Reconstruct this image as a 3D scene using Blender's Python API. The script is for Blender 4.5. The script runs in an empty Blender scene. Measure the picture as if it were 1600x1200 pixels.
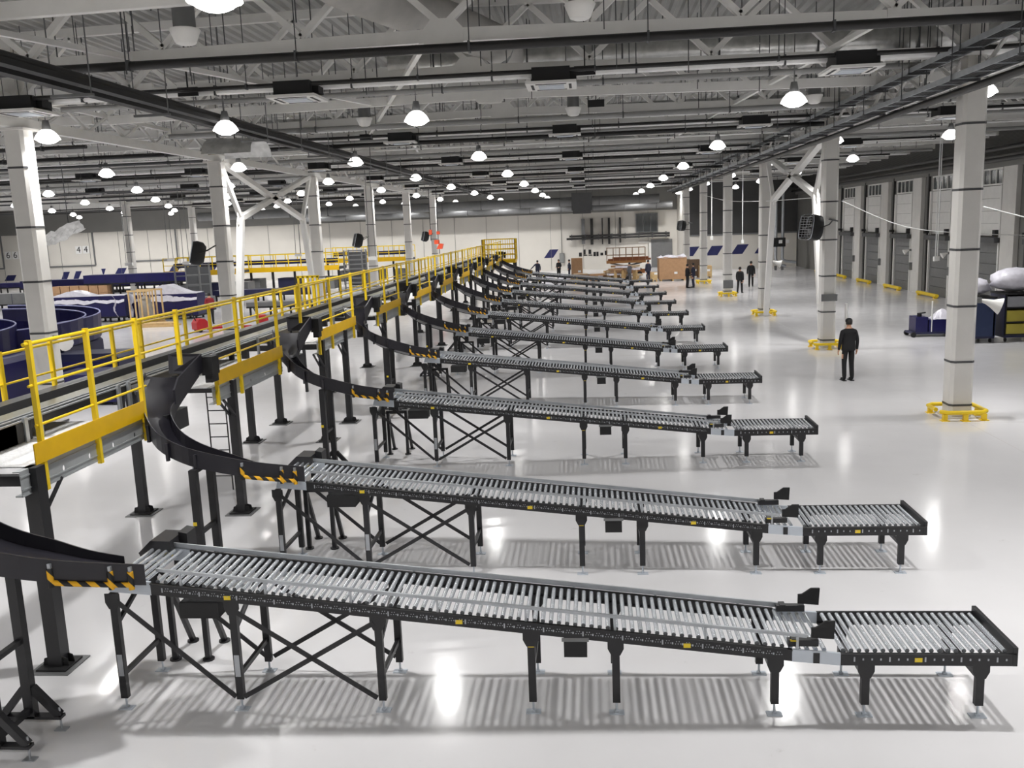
import bpy, math, random
from mathutils import Vector, Matrix
random.seed(7)
PI = math.pi
sc = bpy.context.scene
COL = sc.collection

# ------------------------------------------------------------------ camera
F_PX, YAW, PITCH, ROLL, CAM_H = 1400.47, -.0903, .1748, -.0386, 4.886
cd = bpy.data.cameras.new('camera')
cam = bpy.data.objects.new('camera', cd); COL.objects.link(cam)
cd.sensor_width = 36.0; cd.sensor_fit = 'HORIZONTAL'
cd.lens = F_PX / 1600 * 36.0
cd.clip_start = .1; cd.clip_end = 400
def _cam():
    r = Vector((math.cos(YAW), -math.sin(YAW), 0)); f = Vector((math.sin(YAW), math.cos(YAW), 0)); u = Vector((0, 0, 1))
    f2 = f*math.cos(PITCH) - u*math.sin(PITCH); u2 = u*math.cos(PITCH) + f*math.sin(PITCH)
    r3 = r*math.cos(ROLL) + u2*math.sin(ROLL); u3 = u2*math.cos(ROLL) - r*math.sin(ROLL)
    m = Matrix((r3, u3, -f2)).transposed().to_4x4(); m.translation = (0, 0, CAM_H)
    cam.matrix_world = m
_cam()
sc.camera = cam

# ------------------------------------------------------------------ world, exposure
w = bpy.data.worlds.new('world'); sc.world = w; w.use_nodes = True
w.node_tree.nodes['Background'].inputs[0].default_value = (.02, .02, .022, 1)
w.node_tree.nodes['Background'].inputs[1].default_value = 1.0
sc.view_settings.view_transform = 'Standard'; sc.view_settings.look = 'None'
sc.view_settings.gamma = 1.0; sc.view_settings.use_curve_mapping = False
sc.view_settings.exposure = 0.0
LAMP_W = 176.0
cy = sc.cycles
cy.use_light_tree = True
cy.max_bounces = 7; cy.diffuse_bounces = 4; cy.glossy_bounces = 3; cy.transmission_bounces = 4; cy.transparent_max_bounces = 6
cy.caustics_reflective = False; cy.caustics_refractive = False
cy.sample_clamp_indirect = 4.0
cy.use_denoising = True

# ------------------------------------------------------------------ materials
def lin(c):
    return tuple((x/12.92 if x <= .04045 else ((x+.055)/1.055)**2.4) for x in (v/255 for v in c))
MATS = {}
def mat(name, rgb, rough=.5, metal=0.0, var=.06, scale=3.0, bump=0.0, spec=.5, alpha=1.0, emit=None, trans=0.0, coat=0.0):
    if name in MATS: return MATS[name]
    m = bpy.data.materials.new(name); m.use_nodes = True
    nt = m.node_tree; b = nt.nodes['Principled BSDF']
    c = lin(rgb)
    b.inputs['Roughness'].default_value = rough; b.inputs['Metallic'].default_value = metal
    b.inputs['Specular IOR Level'].default_value = spec
    b.inputs['Coat Weight'].default_value = coat
    if emit:
        b.inputs['Emission Color'].default_value = (*lin(rgb), 1); b.inputs['Emission Strength'].default_value = emit
    if alpha < 1: b.inputs['Alpha'].default_value = alpha
    if trans: b.inputs['Transmission Weight'].default_value = trans
    if var > 0:
        tc = nt.nodes.new('ShaderNodeTexCoord'); n = nt.nodes.new('ShaderNodeTexNoise')
        n.inputs['Scale'].default_value = scale; n.inputs['Detail'].default_value = 4
        nt.links.new(tc.outputs['Object'], n.inputs['Vector'])
        r = nt.nodes.new('ShaderNodeValToRGB')
        r.color_ramp.elements[0].position = .3; r.color_ramp.elements[1].position = .7
        r.color_ramp.elements[0].color = (*[v*(1-var) for v in c], 1)
        r.color_ramp.elements[1].color = (*[min(1, v*(1+var)) for v in c], 1)
        nt.links.new(n.outputs['Fac'], r.inputs['Fac']); nt.links.new(r.outputs['Color'], b.inputs['Base Color'])
        if bump:
            bp = nt.nodes.new('ShaderNodeBump'); bp.inputs['Strength'].default_value = bump; bp.inputs['Distance'].default_value = .02
            nt.links.new(n.outputs['Fac'], bp.inputs['Height']); nt.links.new(bp.outputs['Normal'], b.inputs['Normal'])
    else:
        b.inputs['Base Color'].default_value = (*c, 1)
    MATS[name] = m
    return m
BLACK = mat('black_paint', (33, 33, 36), .42)
CHUTEM = mat('black_plastic', (36, 35, 42), .36)
DARK = mat('dark_rubber', (22, 22, 24), .6)
ZINC = mat('zinc_roller', (222, 227, 233), .27, .75, .05, 8)
SILVER = mat('galvanised_steel', (178, 182, 187), .38, .65, .1, 5)
PLATE = mat('plain_zinc_plate', (196, 203, 212), .5, .35, .05, 5)
BEAMZ = mat('galvanised_channel', (176, 180, 182), .45, .3, .12, 2)
TREAD = mat('tread_plate', (232, 233, 235), .4, .15, .1, 30, .6)
YEL = mat('yellow_paint', (240, 205, 28), .4, 0, .04)
TOE = mat('toe_board_yellow', (226, 180, 8), .42, 0, .05)
WHITE = mat('white_steel', (234, 233, 230), .5, 0, .03)
COLM = mat('column_paint', (218, 216, 212), .5, 0, .05, 1.5)
DECKM = mat('roof_deck', (166, 166, 164), .55, .0, .08, 1)
PIPEB = mat('black_pipe', (34, 33, 33), .45)
PIPEW = mat('white_pipe', (242, 242, 241), .4)
GREYP = mat('grey_pipe', (150, 150, 149), .5)
FOIL = mat('foil_duct', (190, 190, 188), .3, .85, .2, 4, .8)
GREYM = mat('grey_metal', (120, 121, 122), .5, .3)
DGREY = mat('dark_grey', (74, 75, 77), .5)
BLUE = mat('deep_blue', (25, 23, 78), .38, 0, .08)
DBLUE = mat('dark_blue', (30, 32, 66), .45)
PBLUE = mat('panel_blue', (34, 38, 90), .5)
WALLM = mat('wall_white', (222, 218, 210), .6, 0, .03, .6)
WALLG = mat('wall_grey', (118, 117, 114), .6, 0, .05, .6)
WALLD = mat('wall_dark', (66, 66, 66), .6, 0, .05, .6)
CARD = mat('cardboard', (168, 132, 98), .8, 0, .08, 4)
WOOD = mat('raw_wood', (196, 166, 118), .7, 0, .1, 6)
FILM = mat('plastic_film', (226, 224, 234), .3, 0, .08, 6, .5)
RED = mat('red_paint', (176, 28, 34), .45)
ORANGE = mat('orange_paint', (232, 88, 50), .5)
SKIN = mat('skin', (196, 150, 124), .6)
JBLACK = mat('black_cloth', (20, 20, 23), .8)
JNAVY = mat('navy_cloth', (36, 40, 60), .8)
JRED = mat('red_cloth', (130, 30, 40), .8)
JGREY = mat('grey_cloth', (80, 80, 84), .8)
HAIR = mat('dark_hair', (24, 20, 18), .6)
LENS = mat('lamp_lens', (255, 252, 248), .4, 0, 0, emit=26.0)
SHADE = mat('acrylic_shade', (255, 252, 248), .4, 0, 0, emit=3.0)
GLASS = mat('window_glass', (60, 64, 66), .12, 0, 0, spec=.6)
STICK = mat('label_yellow', (236, 206, 40), .5, 0, 0)
INK = mat('ink_black', (24, 24, 26), .6, 0, 0)
SIGNW = mat('sign_white', (238, 238, 236), .5, 0, 0)

def floor_material():
    m = bpy.data.materials.new('epoxy_floor'); m.use_nodes = True
    nt = m.node_tree; b = nt.nodes['Principled BSDF']
    tc = nt.nodes.new('ShaderNodeTexCoord')
    n = nt.nodes.new('ShaderNodeTexNoise'); n.inputs['Scale'].default_value = .35; n.inputs['Detail'].default_value = 6
    nt.links.new(tc.outputs['Object'], n.inputs['Vector'])
    r = nt.nodes.new('ShaderNodeValToRGB')
    r.color_ramp.elements[0].position = .3; r.color_ramp.elements[0].color = (*lin((220, 219, 221)), 1)
    r.color_ramp.elements[1].position = .7; r.color_ramp.elements[1].color = (*lin((230, 229, 231)), 1)
    nt.links.new(n.outputs['Fac'], r.inputs['Fac'])
    # scuffs
    n2 = nt.nodes.new('ShaderNodeTexNoise'); n2.inputs['Scale'].default_value = 1.7; n2.inputs['Detail'].default_value = 9
    n2.inputs['Roughness'].default_value = .7
    nt.links.new(tc.outputs['Object'], n2.inputs['Vector'])
    r2 = nt.nodes.new('ShaderNodeValToRGB')
    r2.color_ramp.elements[0].position = .24; r2.color_ramp.elements[0].color = (.72, .71, .69, 1)
    r2.color_ramp.elements[1].position = .36; r2.color_ramp.elements[1].color = (1, 1, 1, 1)
    nt.links.new(n2.outputs['Fac'], r2.inputs['Fac'])
    mx = nt.nodes.new('ShaderNodeMix'); mx.data_type = 'RGBA'; mx.blend_type = 'MULTIPLY'
    mx.inputs[0].default_value = 1.0
    nt.links.new(r.outputs['Color'], mx.inputs[6]); nt.links.new(r2.outputs['Color'], mx.inputs[7])
    nt.links.new(mx.outputs[2], b.inputs['Base Color'])
    rr = nt.nodes.new('ShaderNodeMapRange'); rr.inputs[1].default_value = .3; rr.inputs[2].default_value = .7
    rr.inputs[3].default_value = .10; rr.inputs[4].default_value = .17
    nt.links.new(n2.outputs['Fac'], rr.inputs[0]); nt.links.new(rr.outputs[0], b.inputs['Roughness'])
    b.inputs['Specular IOR Level'].default_value = .36
    bm_ = nt.nodes.new('ShaderNodeBump'); bm_.inputs['Strength'].default_value = .05; bm_.inputs['Distance'].default_value = .02
    n3 = nt.nodes.new('ShaderNodeTexNoise'); n3.inputs['Scale'].default_value = 2.2; n3.inputs['Detail'].default_value = 3
    nt.links.new(tc.outputs['Object'], n3.inputs['Vector'])
    nt.links.new(n3.outputs['Fac'], bm_.inputs['Height']); nt.links.new(bm_.outputs['Normal'], b.inputs['Normal'])
    return m
FLOORM = floor_material()

def stripes_material():
    m = bpy.data.materials.new('hazard_foam'); m.use_nodes = True
    nt = m.node_tree; b = nt.nodes['Principled BSDF']; b.inputs['Roughness'].default_value = .6
    tc = nt.nodes.new('ShaderNodeTexCoord'); wv = nt.nodes.new('ShaderNodeTexWave')
    wv.wave_type = 'BANDS'; wv.bands_direction = 'DIAGONAL'; wv.inputs['Scale'].default_value = 3.6
    nt.links.new(tc.outputs['Object'], wv.inputs['Vector'])
    r = nt.nodes.new('ShaderNodeValToRGB'); r.color_ramp.interpolation = 'CONSTANT'
    r.color_ramp.elements[0].color = (*lin((24, 24, 26)), 1)
    r.color_ramp.elements[1].position = .5; r.color_ramp.elements[1].color = (*lin((236, 178, 30)), 1)
    nt.links.new(wv.outputs['Fac'], r.inputs['Fac']); nt.links.new(r.outputs['Color'], b.inputs['Base Color'])
    return m
HAZ = stripes_material()

# ------------------------------------------------------------------ mesh helpers
class MB:
    def __init__(s): s.v = []; s.f = []; s.sm = []
    def add(s, vs, fs, smooth=False):
        o = len(s.v); s.v += [tuple(p) for p in vs]
        s.f += [tuple(i+o for i in f) for f in fs]; s.sm += [smooth]*len(fs); return s
    def box(s, x0, x1, y0, y1, z0, z1):
        if x0 > x1: x0, x1 = x1, x0
        if y0 > y1: y0, y1 = y1, y0
        if z0 > z1: z0, z1 = z1, z0
        return s.add([(x0,y0,z0),(x1,y0,z0),(x1,y1,z0),(x0,y1,z0),(x0,y0,z1),(x1,y0,z1),(x1,y1,z1),(x0,y1,z1)],
              [(0,3,2,1),(4,5,6,7),(0,1,5,4),(1,2,6,5),(2,3,7,6),(3,0,4,7)])
    def bar(s, p, q, w, h, up=(0,0,1)):
        p = Vector(p); q = Vector(q); d = (q-p).normalized(); u = Vector(up)
        if abs(d.dot(u)) > .99: u = Vector((0,1,0))
        a = d.cross(u).normalized(); b = a.cross(d).normalized()
        a *= w/2; b *= h/2
        vs = [p-a-b, p+a-b, p+a+b, p-a+b, q-a-b, q+a-b, q+a+b, q-a+b]
        return s.add(vs, [(0,1,2,3),(7,6,5,4),(0,4,5,1),(1,5,6,2),(2,6,7,3),(3,7,4,0)])
    def tube(s, pts, r, n=8, caps=True):
        pts = [Vector(p) for p in pts]; rings = []; m = len(pts)
        rs = r if isinstance(r, (list, tuple)) else [r]*m
        prev = None
        for i, p in enumerate(pts):
            d = (pts[min(i+1, m-1)] - pts[max(i-1, 0)]).normalized()
            u = Vector((0,0,1)) if abs(d.z) < .95 else Vector((0,1,0))
            if prev is not None and (prev - d*prev.dot(d)).length > .2: a = (prev - d*prev.dot(d)).normalized()
            else: a = d.cross(u).normalized()
            prev = a; b = d.cross(a)
            rings.append([p + a*rs[i]*math.cos(2*PI*k/n) + b*rs[i]*math.sin(2*PI*k/n) for k in range(n)])
        vs = [v for g in rings for v in g]; fs = []
        for i in range(m-1):
            for k in range(n):
                fs.append((i*n+k, i*n+(k+1)%n, (i+1)*n+(k+1)%n, (i+1)*n+k))
        s.add(vs, fs, True)
        if caps: s.add(rings[0], [tuple(range(n))[::-1]]); s.add(rings[-1], [tuple(range(n))])
        return s
    def lathe(s, prof, c=(0,0,0), n=16, smooth=True):
        c = Vector(c); vs = []; fs = []
        for r, z in prof:
            for k in range(n):
                vs.append((c.x+r*math.cos(2*PI*k/n), c.y+r*math.sin(2*PI*k/n), c.z+z))
        for i in range(len(prof)-1):
            for k in range(n):
                fs.append((i*n+k, i*n+(k+1)%n, (i+1)*n+(k+1)%n, (i+1)*n+k))
        s.add(vs, fs, smooth)
        m = len(prof)
        if prof[0][0] > 1e-4: s.add(vs[:n], [tuple(range(n))[::-1]])
        if prof[-1][0] > 1e-4: s.add(vs[(m-1)*n:], [tuple(range(n))])
        return s
    def prism(s, poly, axis, a, b):
        # poly: list of 2d points; axis 'x': (y,z), 'y': (x,z), 'z': (x,y)
        def P(p, t): return (t,p[0],p[1]) if axis == 'x' else ((p[0],t,p[1]) if axis == 'y' else (p[0],p[1],t))
        n = len(poly)
        vs = [P(p, a) for p in poly] + [P(p, b) for p in poly]
        fs = [tuple(range(n)), tuple(range(n, 2*n))[::-1]] + [(i, i+n, (i+1)%n+n, (i+1)%n) for i in range(n)]
        return s.add(vs, fs)
    def sheet(s, rows, smooth=True, thick=0.0):
        # grid of points -> quad sheet (optionally doubled to a thin slab)
        R = len(rows); C = len(rows[0]); vs = [p for r in rows for p in r]
        fs = [(i*C+j, i*C+j+1, (i+1)*C+j+1, (i+1)*C+j) for i in range(R-1) for j in range(C-1)]
        s.add(vs, fs, smooth)
        if thick:
            vs2 = [(p[0], p[1], p[2]-thick) for p in vs]
            s.add(vs2, [f[::-1] for f in fs], smooth)
            ed = [(0*C+j, j+1) for j in range(C-1)] + [((R-1)*C+j+1, (R-1)*C+j) for j in range(C-1)] \
               + [((i+1)*C, i*C) for i in range(R-1)] + [(i*C+C-1, (i+1)*C+C-1) for i in range(R-1)]
            N = len(vs)
            s.add(vs+vs2, [(a, b, b+N, a+N) for a, b in ed])
        return s
    def mesh(s, name, m):
        me = bpy.data.meshes.new(name); me.from_pydata(s.v, [], s.f)
        me.materials.append(m)
        if any(s.sm): me.polygons.foreach_set('use_smooth', s.sm)
        me.update(); return me
    def build(s, name, m, parent=None, loc=None):
        o = bpy.data.objects.new(name, s.mesh(name, m)); COL.objects.link(o)
        if parent: o.parent = parent
        if loc: o.location = loc
        return o

def tag(o, label=None, cat=None, group=None, kind=None):
    if label: o['label'] = label
    if cat: o['category'] = cat
    if group: o['group'] = group
    if kind: o['kind'] = kind
    return o
def thing(name, label, cat, loc=(0,0,0), rz=0.0, group=None):
    o = bpy.data.objects.new(name, None); COL.objects.link(o)
    o.empty_display_size = .2; o.location = loc; o.rotation_euler = (0, 0, rz)
    return tag(o, label, cat, group)
def inst(name, me, parent=None, loc=(0,0,0), rot=None):
    o = bpy.data.objects.new(name, me); COL.objects.link(o)
    if parent: o.parent = parent
    o.location = loc
    if rot: o.rotation_euler = rot
    return o
CH = {}
def reg_children(root):
    CH[root.name] = [(c, list(c.children)) for c in root.children]
def dup(root, loc, label=None, group=None, rz=None):
    if root.name not in CH: reg_children(root)
    r = root.copy(); COL.objects.link(r); r.location = loc
    if rz is not None: r.rotation_euler = (0, 0, rz)
    if label: r['label'] = label
    if group: r['group'] = group
    for c, gs in CH[root.name]:
        d = c.copy(); COL.objects.link(d); d.parent = r
        for g in gs:
            e = g.copy(); COL.objects.link(e); e.parent = d
    return r
ORD = ['nearest', 'second', 'third', 'fourth', 'fifth', 'sixth', 'seventh', 'eighth', 'ninth', 'tenth', 'eleventh', 'twelfth',
       'thirteenth', 'fourteenth', 'fifteenth', 'sixteenth', 'seventeenth', 'eighteenth', 'nineteenth', 'twentieth',
       'twenty-first', 'twenty-second', 'twenty-third', 'twenty-fourth', 'twenty-fifth', 'twenty-sixth']
def near(i): return 'nearest the camera' if i == 0 else ORD[i] + ' from the camera'

# ------------------------------------------------------------------ lamps (the hall's own lights)
LZ = 7.42
lamp_d = bpy.data.lights.new('lamp_light', 'AREA'); lamp_d.shape = 'DISK'; lamp_d.size = .34
lamp_d.energy = LAMP_W; lamp_d.color = (1.0, .988, .972); lamp_d.spread = math.radians(150)
bell_me = MB().lathe([(.04,.46),(.07,.46),(.09,.36),(.11,.24),(.10,.235)], n=14).mesh('housing', GREYM)
shade_me = MB().lathe([(.10,.24),(.17,.20),(.25,.11),(.30,.02),(.305,0),(.29,0),(.24,.1),(.1,.22)], n=16).mesh('shade', SHADE)
lens_me = MB().lathe([(0,-.10),(.12,-.09),(.21,-.05),(.285,.012)], n=14).mesh('lens', LENS)
cord_me = MB().tube([(0,0,.46),(0,0,2.75)], .012, 5).mesh('cord', GREYM)
LX = [12.97, 8.95, 4.77, -4.02, -8.73, -13.3, -18.6, -23.6, -28.5, -33.4, -38.3, -43.2, -48.2, -53.2, -58.4]
LY = [-1.95, 10.1, 21.9, 34.3, 46.4, 58.4, 70.5, 82.0, 91.6]
XN = ['right of the right columns', 'along the right column row', 'over the short conveyor ends', 'over the long conveyors', 'over the raised walkway',
      'along the left column row', 'in the first row left of the columns', 'in the second row left of the columns', 'in the third row left of the columns',
      'in the fourth row left of the columns', 'in the fifth row left of the columns', 'in the sixth row left of the columns',
      'in the seventh row left of the columns', 'in the eighth row left of the columns', 'in the ninth row left of the columns']
for i, x in enumerate(LX):
    for j, y in enumerate(LY):
        if (j < 2 and i > 6) or (i > 8 and j < 3) or (i > 11 and j < 5): continue
        lab = 'bright high bay lamp %s, %s' % (XN[i], 'behind the camera' if j == 0 else ORD[j-1].replace('nearest', 'first') + ' from the camera')
        t = thing('high_bay_lamp', lab, 'lamp', (x, y, LZ), 0, 'hanging high bay lamps')
        inst('housing', bell_me, t); inst('shade', shade_me, t); inst('lens', lens_me, t); inst('cord', cord_me, t)
        l = bpy.data.objects.new('lamp_light', lamp_d); COL.objects.link(l); l.parent = t; l.location = (0, 0, -.12)

# ------------------------------------------------------------------ structure
XL, XR, YB, YN, ZT = -74.0, 19.75, 96.0, -7.0, 10.15
fl = MB().box(XL-.3, XR+.3, YN-.3, YB+.3, -.2, 0).build('floor', FLOORM); tag(fl, kind='structure')
jm = mat('floor_joint', (176, 172, 168), .5)
for k, (x0, x1, y0, y1) in enumerate([(XL, XR, 33.0, 33.012), (XL, XR, 57.0, 57.014), (2.0, XR, 21.0, 21.008), (8.63, 8.64, 14, 96)]):
    MB().box(x0, x1, y0, y1, .0004, .0012).build('floor_joint', jm, fl)
def roofz(x):
    return ZT + .02 - .016*abs(x+2.65) if -14 < x < 19.9 else ZT - .17
def deck():
    b = MB(); p = .30
    nx = int((XR-XL)/p)
    prof = []
    for i in range(nx):
        x = XL + i*p
        prof += [(x, 0), (x+.10, 0), (x+.15, .07), (x+.25, .07)]
    prof.append((XL+nx*p, 0))
    for y0, y1 in ((YN, 20), (20, 58), (58, YB)):
        vs = []
        for x, d in prof: vs += [(x, y0, roofz(x)+d), (x, y1, roofz(x)+d)]
        b.add(vs, [(2*i, 2*i+1, 2*i+3, 2*i+2) for i in range(len(prof)-1)])
    b.box(XL, XR, YN, YB, ZT+.3, ZT+.4)
    return b
ce = deck().build('ceiling', DECKM); tag(ce, kind='structure')

# walls
wb = MB().box(XL, 9.2, YB, YB+.3, 0, ZT+.1).build('wall_back', WALLM); tag(wb, kind='structure')
wr2 = MB().box(9.2, XR, 88.5, 88.8, 0, 3.2).box(9.2, 9.5, 88.5, YB, 0, ZT).build('wall_back_right', WALLM); tag(wr2, kind='structure')
wup = MB().box(9.5, XR, 88.52, 88.8, 3.2, ZT).build('upper_panel', WALLD, wr2)
MB().box(9.2, XR, 88.38, 88.5, 3.2, 3.34).build('ledge', GREYM, wr2)
MB().box(XL, 9.2, 95.7, 96.0, 5.9, ZT+.1).build('upper_panel', WALLG, wb)
for k in range(24):
    x = XL + 2 + k*3.4
    if x < 9: MB().box(x, x+.03, YB-.03, YB, .1, 5.9).build('panel_joint', WALLG, wb)
wl = MB().box(XL-.3, XL, YN, YB, 0, ZT).build('wall_left', WALLM); tag(wl, kind='structure')
wn = MB().box(XL, XR, YN-.3, YN, 0, ZT).build('wall_front', WALLM); tag(wn, kind='structure')

# right wall with dock doors
WX = 19.6
wr = thing('wall_right', None, None, (0,0,0)); tag(wr, kind='structure')
MB().box(WX+.25, WX+.5, YN, 88.8, 0, ZT).build('wall_panel', WALLG, wr)
MB().box(WX-.05, WX+.25, YN, 88.5, 6.75, 7.3).build('lintel_band', WALLG, wr)
MB().box(WX-.12, WX+.02, YN, 88.5, 8.62, 8.95).build('eaves_beam', WHITE, wr)
for k in range(22):
    z = 7.3 + .06*k
    if z < 8.6: MB().box(WX+.2, WX+.26, YN, 88.5, z, z+.02).build('cladding_rib', WALLD, wr)
MB().box(WX+.1, WX+.27, YN, 88.5, 8.95, ZT+.1).build('upper_cladding', WALLG, wr)
for c in range(-1, 6):
    pass
door_me = {}
def dock_door(n, yc):
    t = thing('door_%d' % n, None, None, (WX, yc, 0)); tag(t, kind='structure')
    MB().box(0.02, .24, -3.02, -1.62, 0, 6.75).build('pilaster', COLM, t)
    MB().box(-.02, .1, -1.60, -1.46, 0, 5.9).build('guide_rail', WHITE, t)
    MB().box(-.02, .1, 1.40, 1.54, 0, 5.9).build('guide_rail', WHITE, t)
    for k in range(6):
        MB().box(.08, .16, -1.42, 1.38, .02+.53*k, .02+.53*k+.51).build('curtain_panel', GREYM, t)
    for k in range(4):
        MB().box(.1, .18, -1.42, 1.38, 3.5+.6*k, 3.5+.6*k+.585).build('door_panel', WHITE, t)
    b = MB().box(-.25, .1, -1.6, 1.55, 3.18, 3.42); b.tube([(-.12,-1.55,3.36),(-.12,1.5,3.36)], .09, 8); b.build('roller_shaft', DGREY, t)
    MB().lathe([(.0,-.08),(.16,-.08),(.16,.08),(0,.08)], (-.2, 1.35, 3.62), 10).build('motor', DARK, t)
    MB().box(-.2, .02, -1.5, -1.25, 3.5, 3.8).build('gearbox', DARK, t)
    MB().box(-.08, .05, 1.6, 1.74, .2, 6.9).build('downpipe', PIPEB, t)
    MB().box(-.14, .02, -1.95, -1.72, 1.3, 1.75).build('control_box', GREYM, t)
    w_ = MB().box(.06, .2, -1.45, 1.40, 5.92, 6.0).box(.06, .2, -1.45, 1.40, 6.66, 6.74)
    for k in range(5):
        y = -1.45 + k*.7025
        w_.box(.06, .2, y, y+.04, 6.0, 6.66)
    f = w_.build('window_frame', WHITE, t)
    for k in range(4):
        y = -1.41 + k*.7025
        MB().box(.12, .14, y, y+.66, 6.0, 6.66).build('pane', GLASS, f)
    g = thing('floor_guard', 'yellow tube guard at the foot of the %s dock door' % (ORD[n-1].replace('nearest', 'first') + ' visible'), 'guard', (WX-.5, yc, 0), 0, 'yellow door guards')
    MB().tube([(0,-1.5,.16),(0,1.5,.16)], .1, 10).build('tube', YEL, g)
    MB().box(-.1, .1, -1.3, -1.15, 0, .1).build('foot', YEL, g); MB().box(-.1, .1, 1.15, 1.3, 0, .1).build('foot', YEL, g)
    hp = thing('horn_speaker', 'white horn loudspeaker beside dock door, ' + near(n-1), 'loudspeaker', (WX-.1, yc-1.75, 2.5), 0, 'horn loudspeakers at the dock doors') if n in (3, 4) else None
    if hp:
        MB().tube([(0,0,0),(-.1,0,0),(-.34,0,-.12)], [.03,.05,.17], 10).build('horn', WHITE, hp)
        MB().box(-.02, .1, -.04, .04, -.06, .06).build('bracket', GREYM, hp)
for n, y in enumerate((40.9, 46.9, 52.9, 58.9, 64.9, 70.9, 76.9)): dock_door(n+1, y)
# horizontal pipes along the right wall
for z, r, lab in ((7.55, .11, 'upper'), (7.05, .11, 'lower')):
    t = thing('wall_pipe', '%s of the two black pipes running along the dock wall' % lab, 'pipe', (WX-.45, 40, z), 0, 'black pipes along the dock wall')
    MB().tube([(0,-44,0),(0,48,0)], r, 8).build('pipe_run', PIPEB, t)
    for k in range(15):
        MB().bar((0, -42+6*k, 0), (.45, -42+6*k, 0), .06, .06).build('bracket', DGREY, t)

# ------------------------------------------------------------------ columns
CXS = [8.65, -13.95, -36.5]
CYS = [21.75 + 11.97*k for k in range(6)]
def col_section(h, s=.26, c=.07):
    return [(-s+c,-s),(s-c,-s),(s,-s+c),(s,s-c),(s-c,s),(-s+c,s),(-s,s-c),(-s,-s+c)]
shaft_me = MB().prism(col_section(0), 'z', .04, 7.64).mesh('shaft', COLM)
base_me = MB().box(-.32,.32,-.32,.32,0,.04).mesh('base_plate', COLM)
band_me = MB().prism(col_section(0, .268, .072), 'z', -.025, .025).mesh('strap', DGREY)
head_me = MB().box(-.36,.36,-.36,.36,7.64,7.69).mesh('head', COLM)
RA, RB = .52, .38
ring_tube = MB().tube([(-RA,-RB,.2),(-RB,-RA,.2),(RB,-RA,.2),(RA,-RB,.2),(RA,RB,.2),(RB,RA,.2),(-RB,RA,.2),(-RA,RB,.2),(-RA,-.12,.2)], .05, 10)
ring_me = ring_tube.mesh('ring_tube', YEL)
post_me = MB().box(-.05,.05,-.05,.05,0,.16).box(-.09,.09,-.09,.09,0,.015).mesh('foot', YEL)
RN = {8.65: 'right column row', -13.95: 'left row beyond the walkway', -36.5: 'far left column row'}
for x in CXS:
    for k, y in enumerate(CYS):
        if x < -30 and k < 3: continue
        kk = k if x > -30 else k-3
        t = thing('steel_column', 'white steel column with straps in the %s, %s' % (RN[x], near(kk)), 'column', (x, y, 0), 0, 'white columns')
        inst('shaft', shaft_me, t); inst('base_plate', base_me, t); inst('head', head_me, t)
        for z in (.32, 1.35, 2.65, 3.95, 5.3, 6.75): inst('strap', band_me, t, (0, 0, z))
        if x > 0:
            g = thing('column_guard', 'yellow tube guard ring around the foot of the right row column ' + near(k), 'guard', (x, y, 0), 0, 'yellow column guards')
            inst('ring_tube', ring_me, g)
            for px, py in ((-.44,-.46),(0,-.52),(.44,-.46),(.52,.1),(.44,.46),(0,.52),(-.44,.46)): inst('foot', post_me, g, (px, py, 0))
# portal bracing between second and third columns of both rows
for x, nm in ((8.65, 'right'), (-13.95, 'left')):
    ya, yb = CYS[1], CYS[2]
    t = thing('portal_brace', 'white splayed portal bracing between two columns of the %s row' % nm, 'bracing', (x, (ya+yb)/2, 0), 0, 'column bracing frames')
    m_ = (ya+yb)/2
    for s in (-1, 1):
        e = (yb-ya)/2
        foot = (0, s*(e-.5), .04); node = (0, s*(e-2.0), 5.6); top = (0, s*(e-.32), 7.75); far = (0, -s*(e-.5), 7.7)
        MB().bar(foot, node, .26, .24, (1,0,0)).build('raked_post', WHITE, t)
        MB().bar(node, top, .2, .16, (1,0,0)).build('short_strut', WHITE, t)
        a = Vector(node); b = Vector(far)
        if s == 1: MB().bar(a, b, .2, .26, (1,0,0)).build('long_diagonal', WHITE, t)
        else:
            mid = a + (b-a)*.47; mid2 = a + (b-a)*.53
            MB().bar(a, mid, .2, .26, (1,0,0)).build('long_diagonal', WHITE, t); MB().bar(mid2, b, .2, .26, (1,0,0)).build('long_diagonal', WHITE, t)
        MB().prism([(s*(e-2.3),5.35),(s*(e-1.7),5.35),(s*(e-1.7),5.85),(s*(e-2.3),5.85)], 'x', -.02, .02).build('gusset', WHITE, t)

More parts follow.
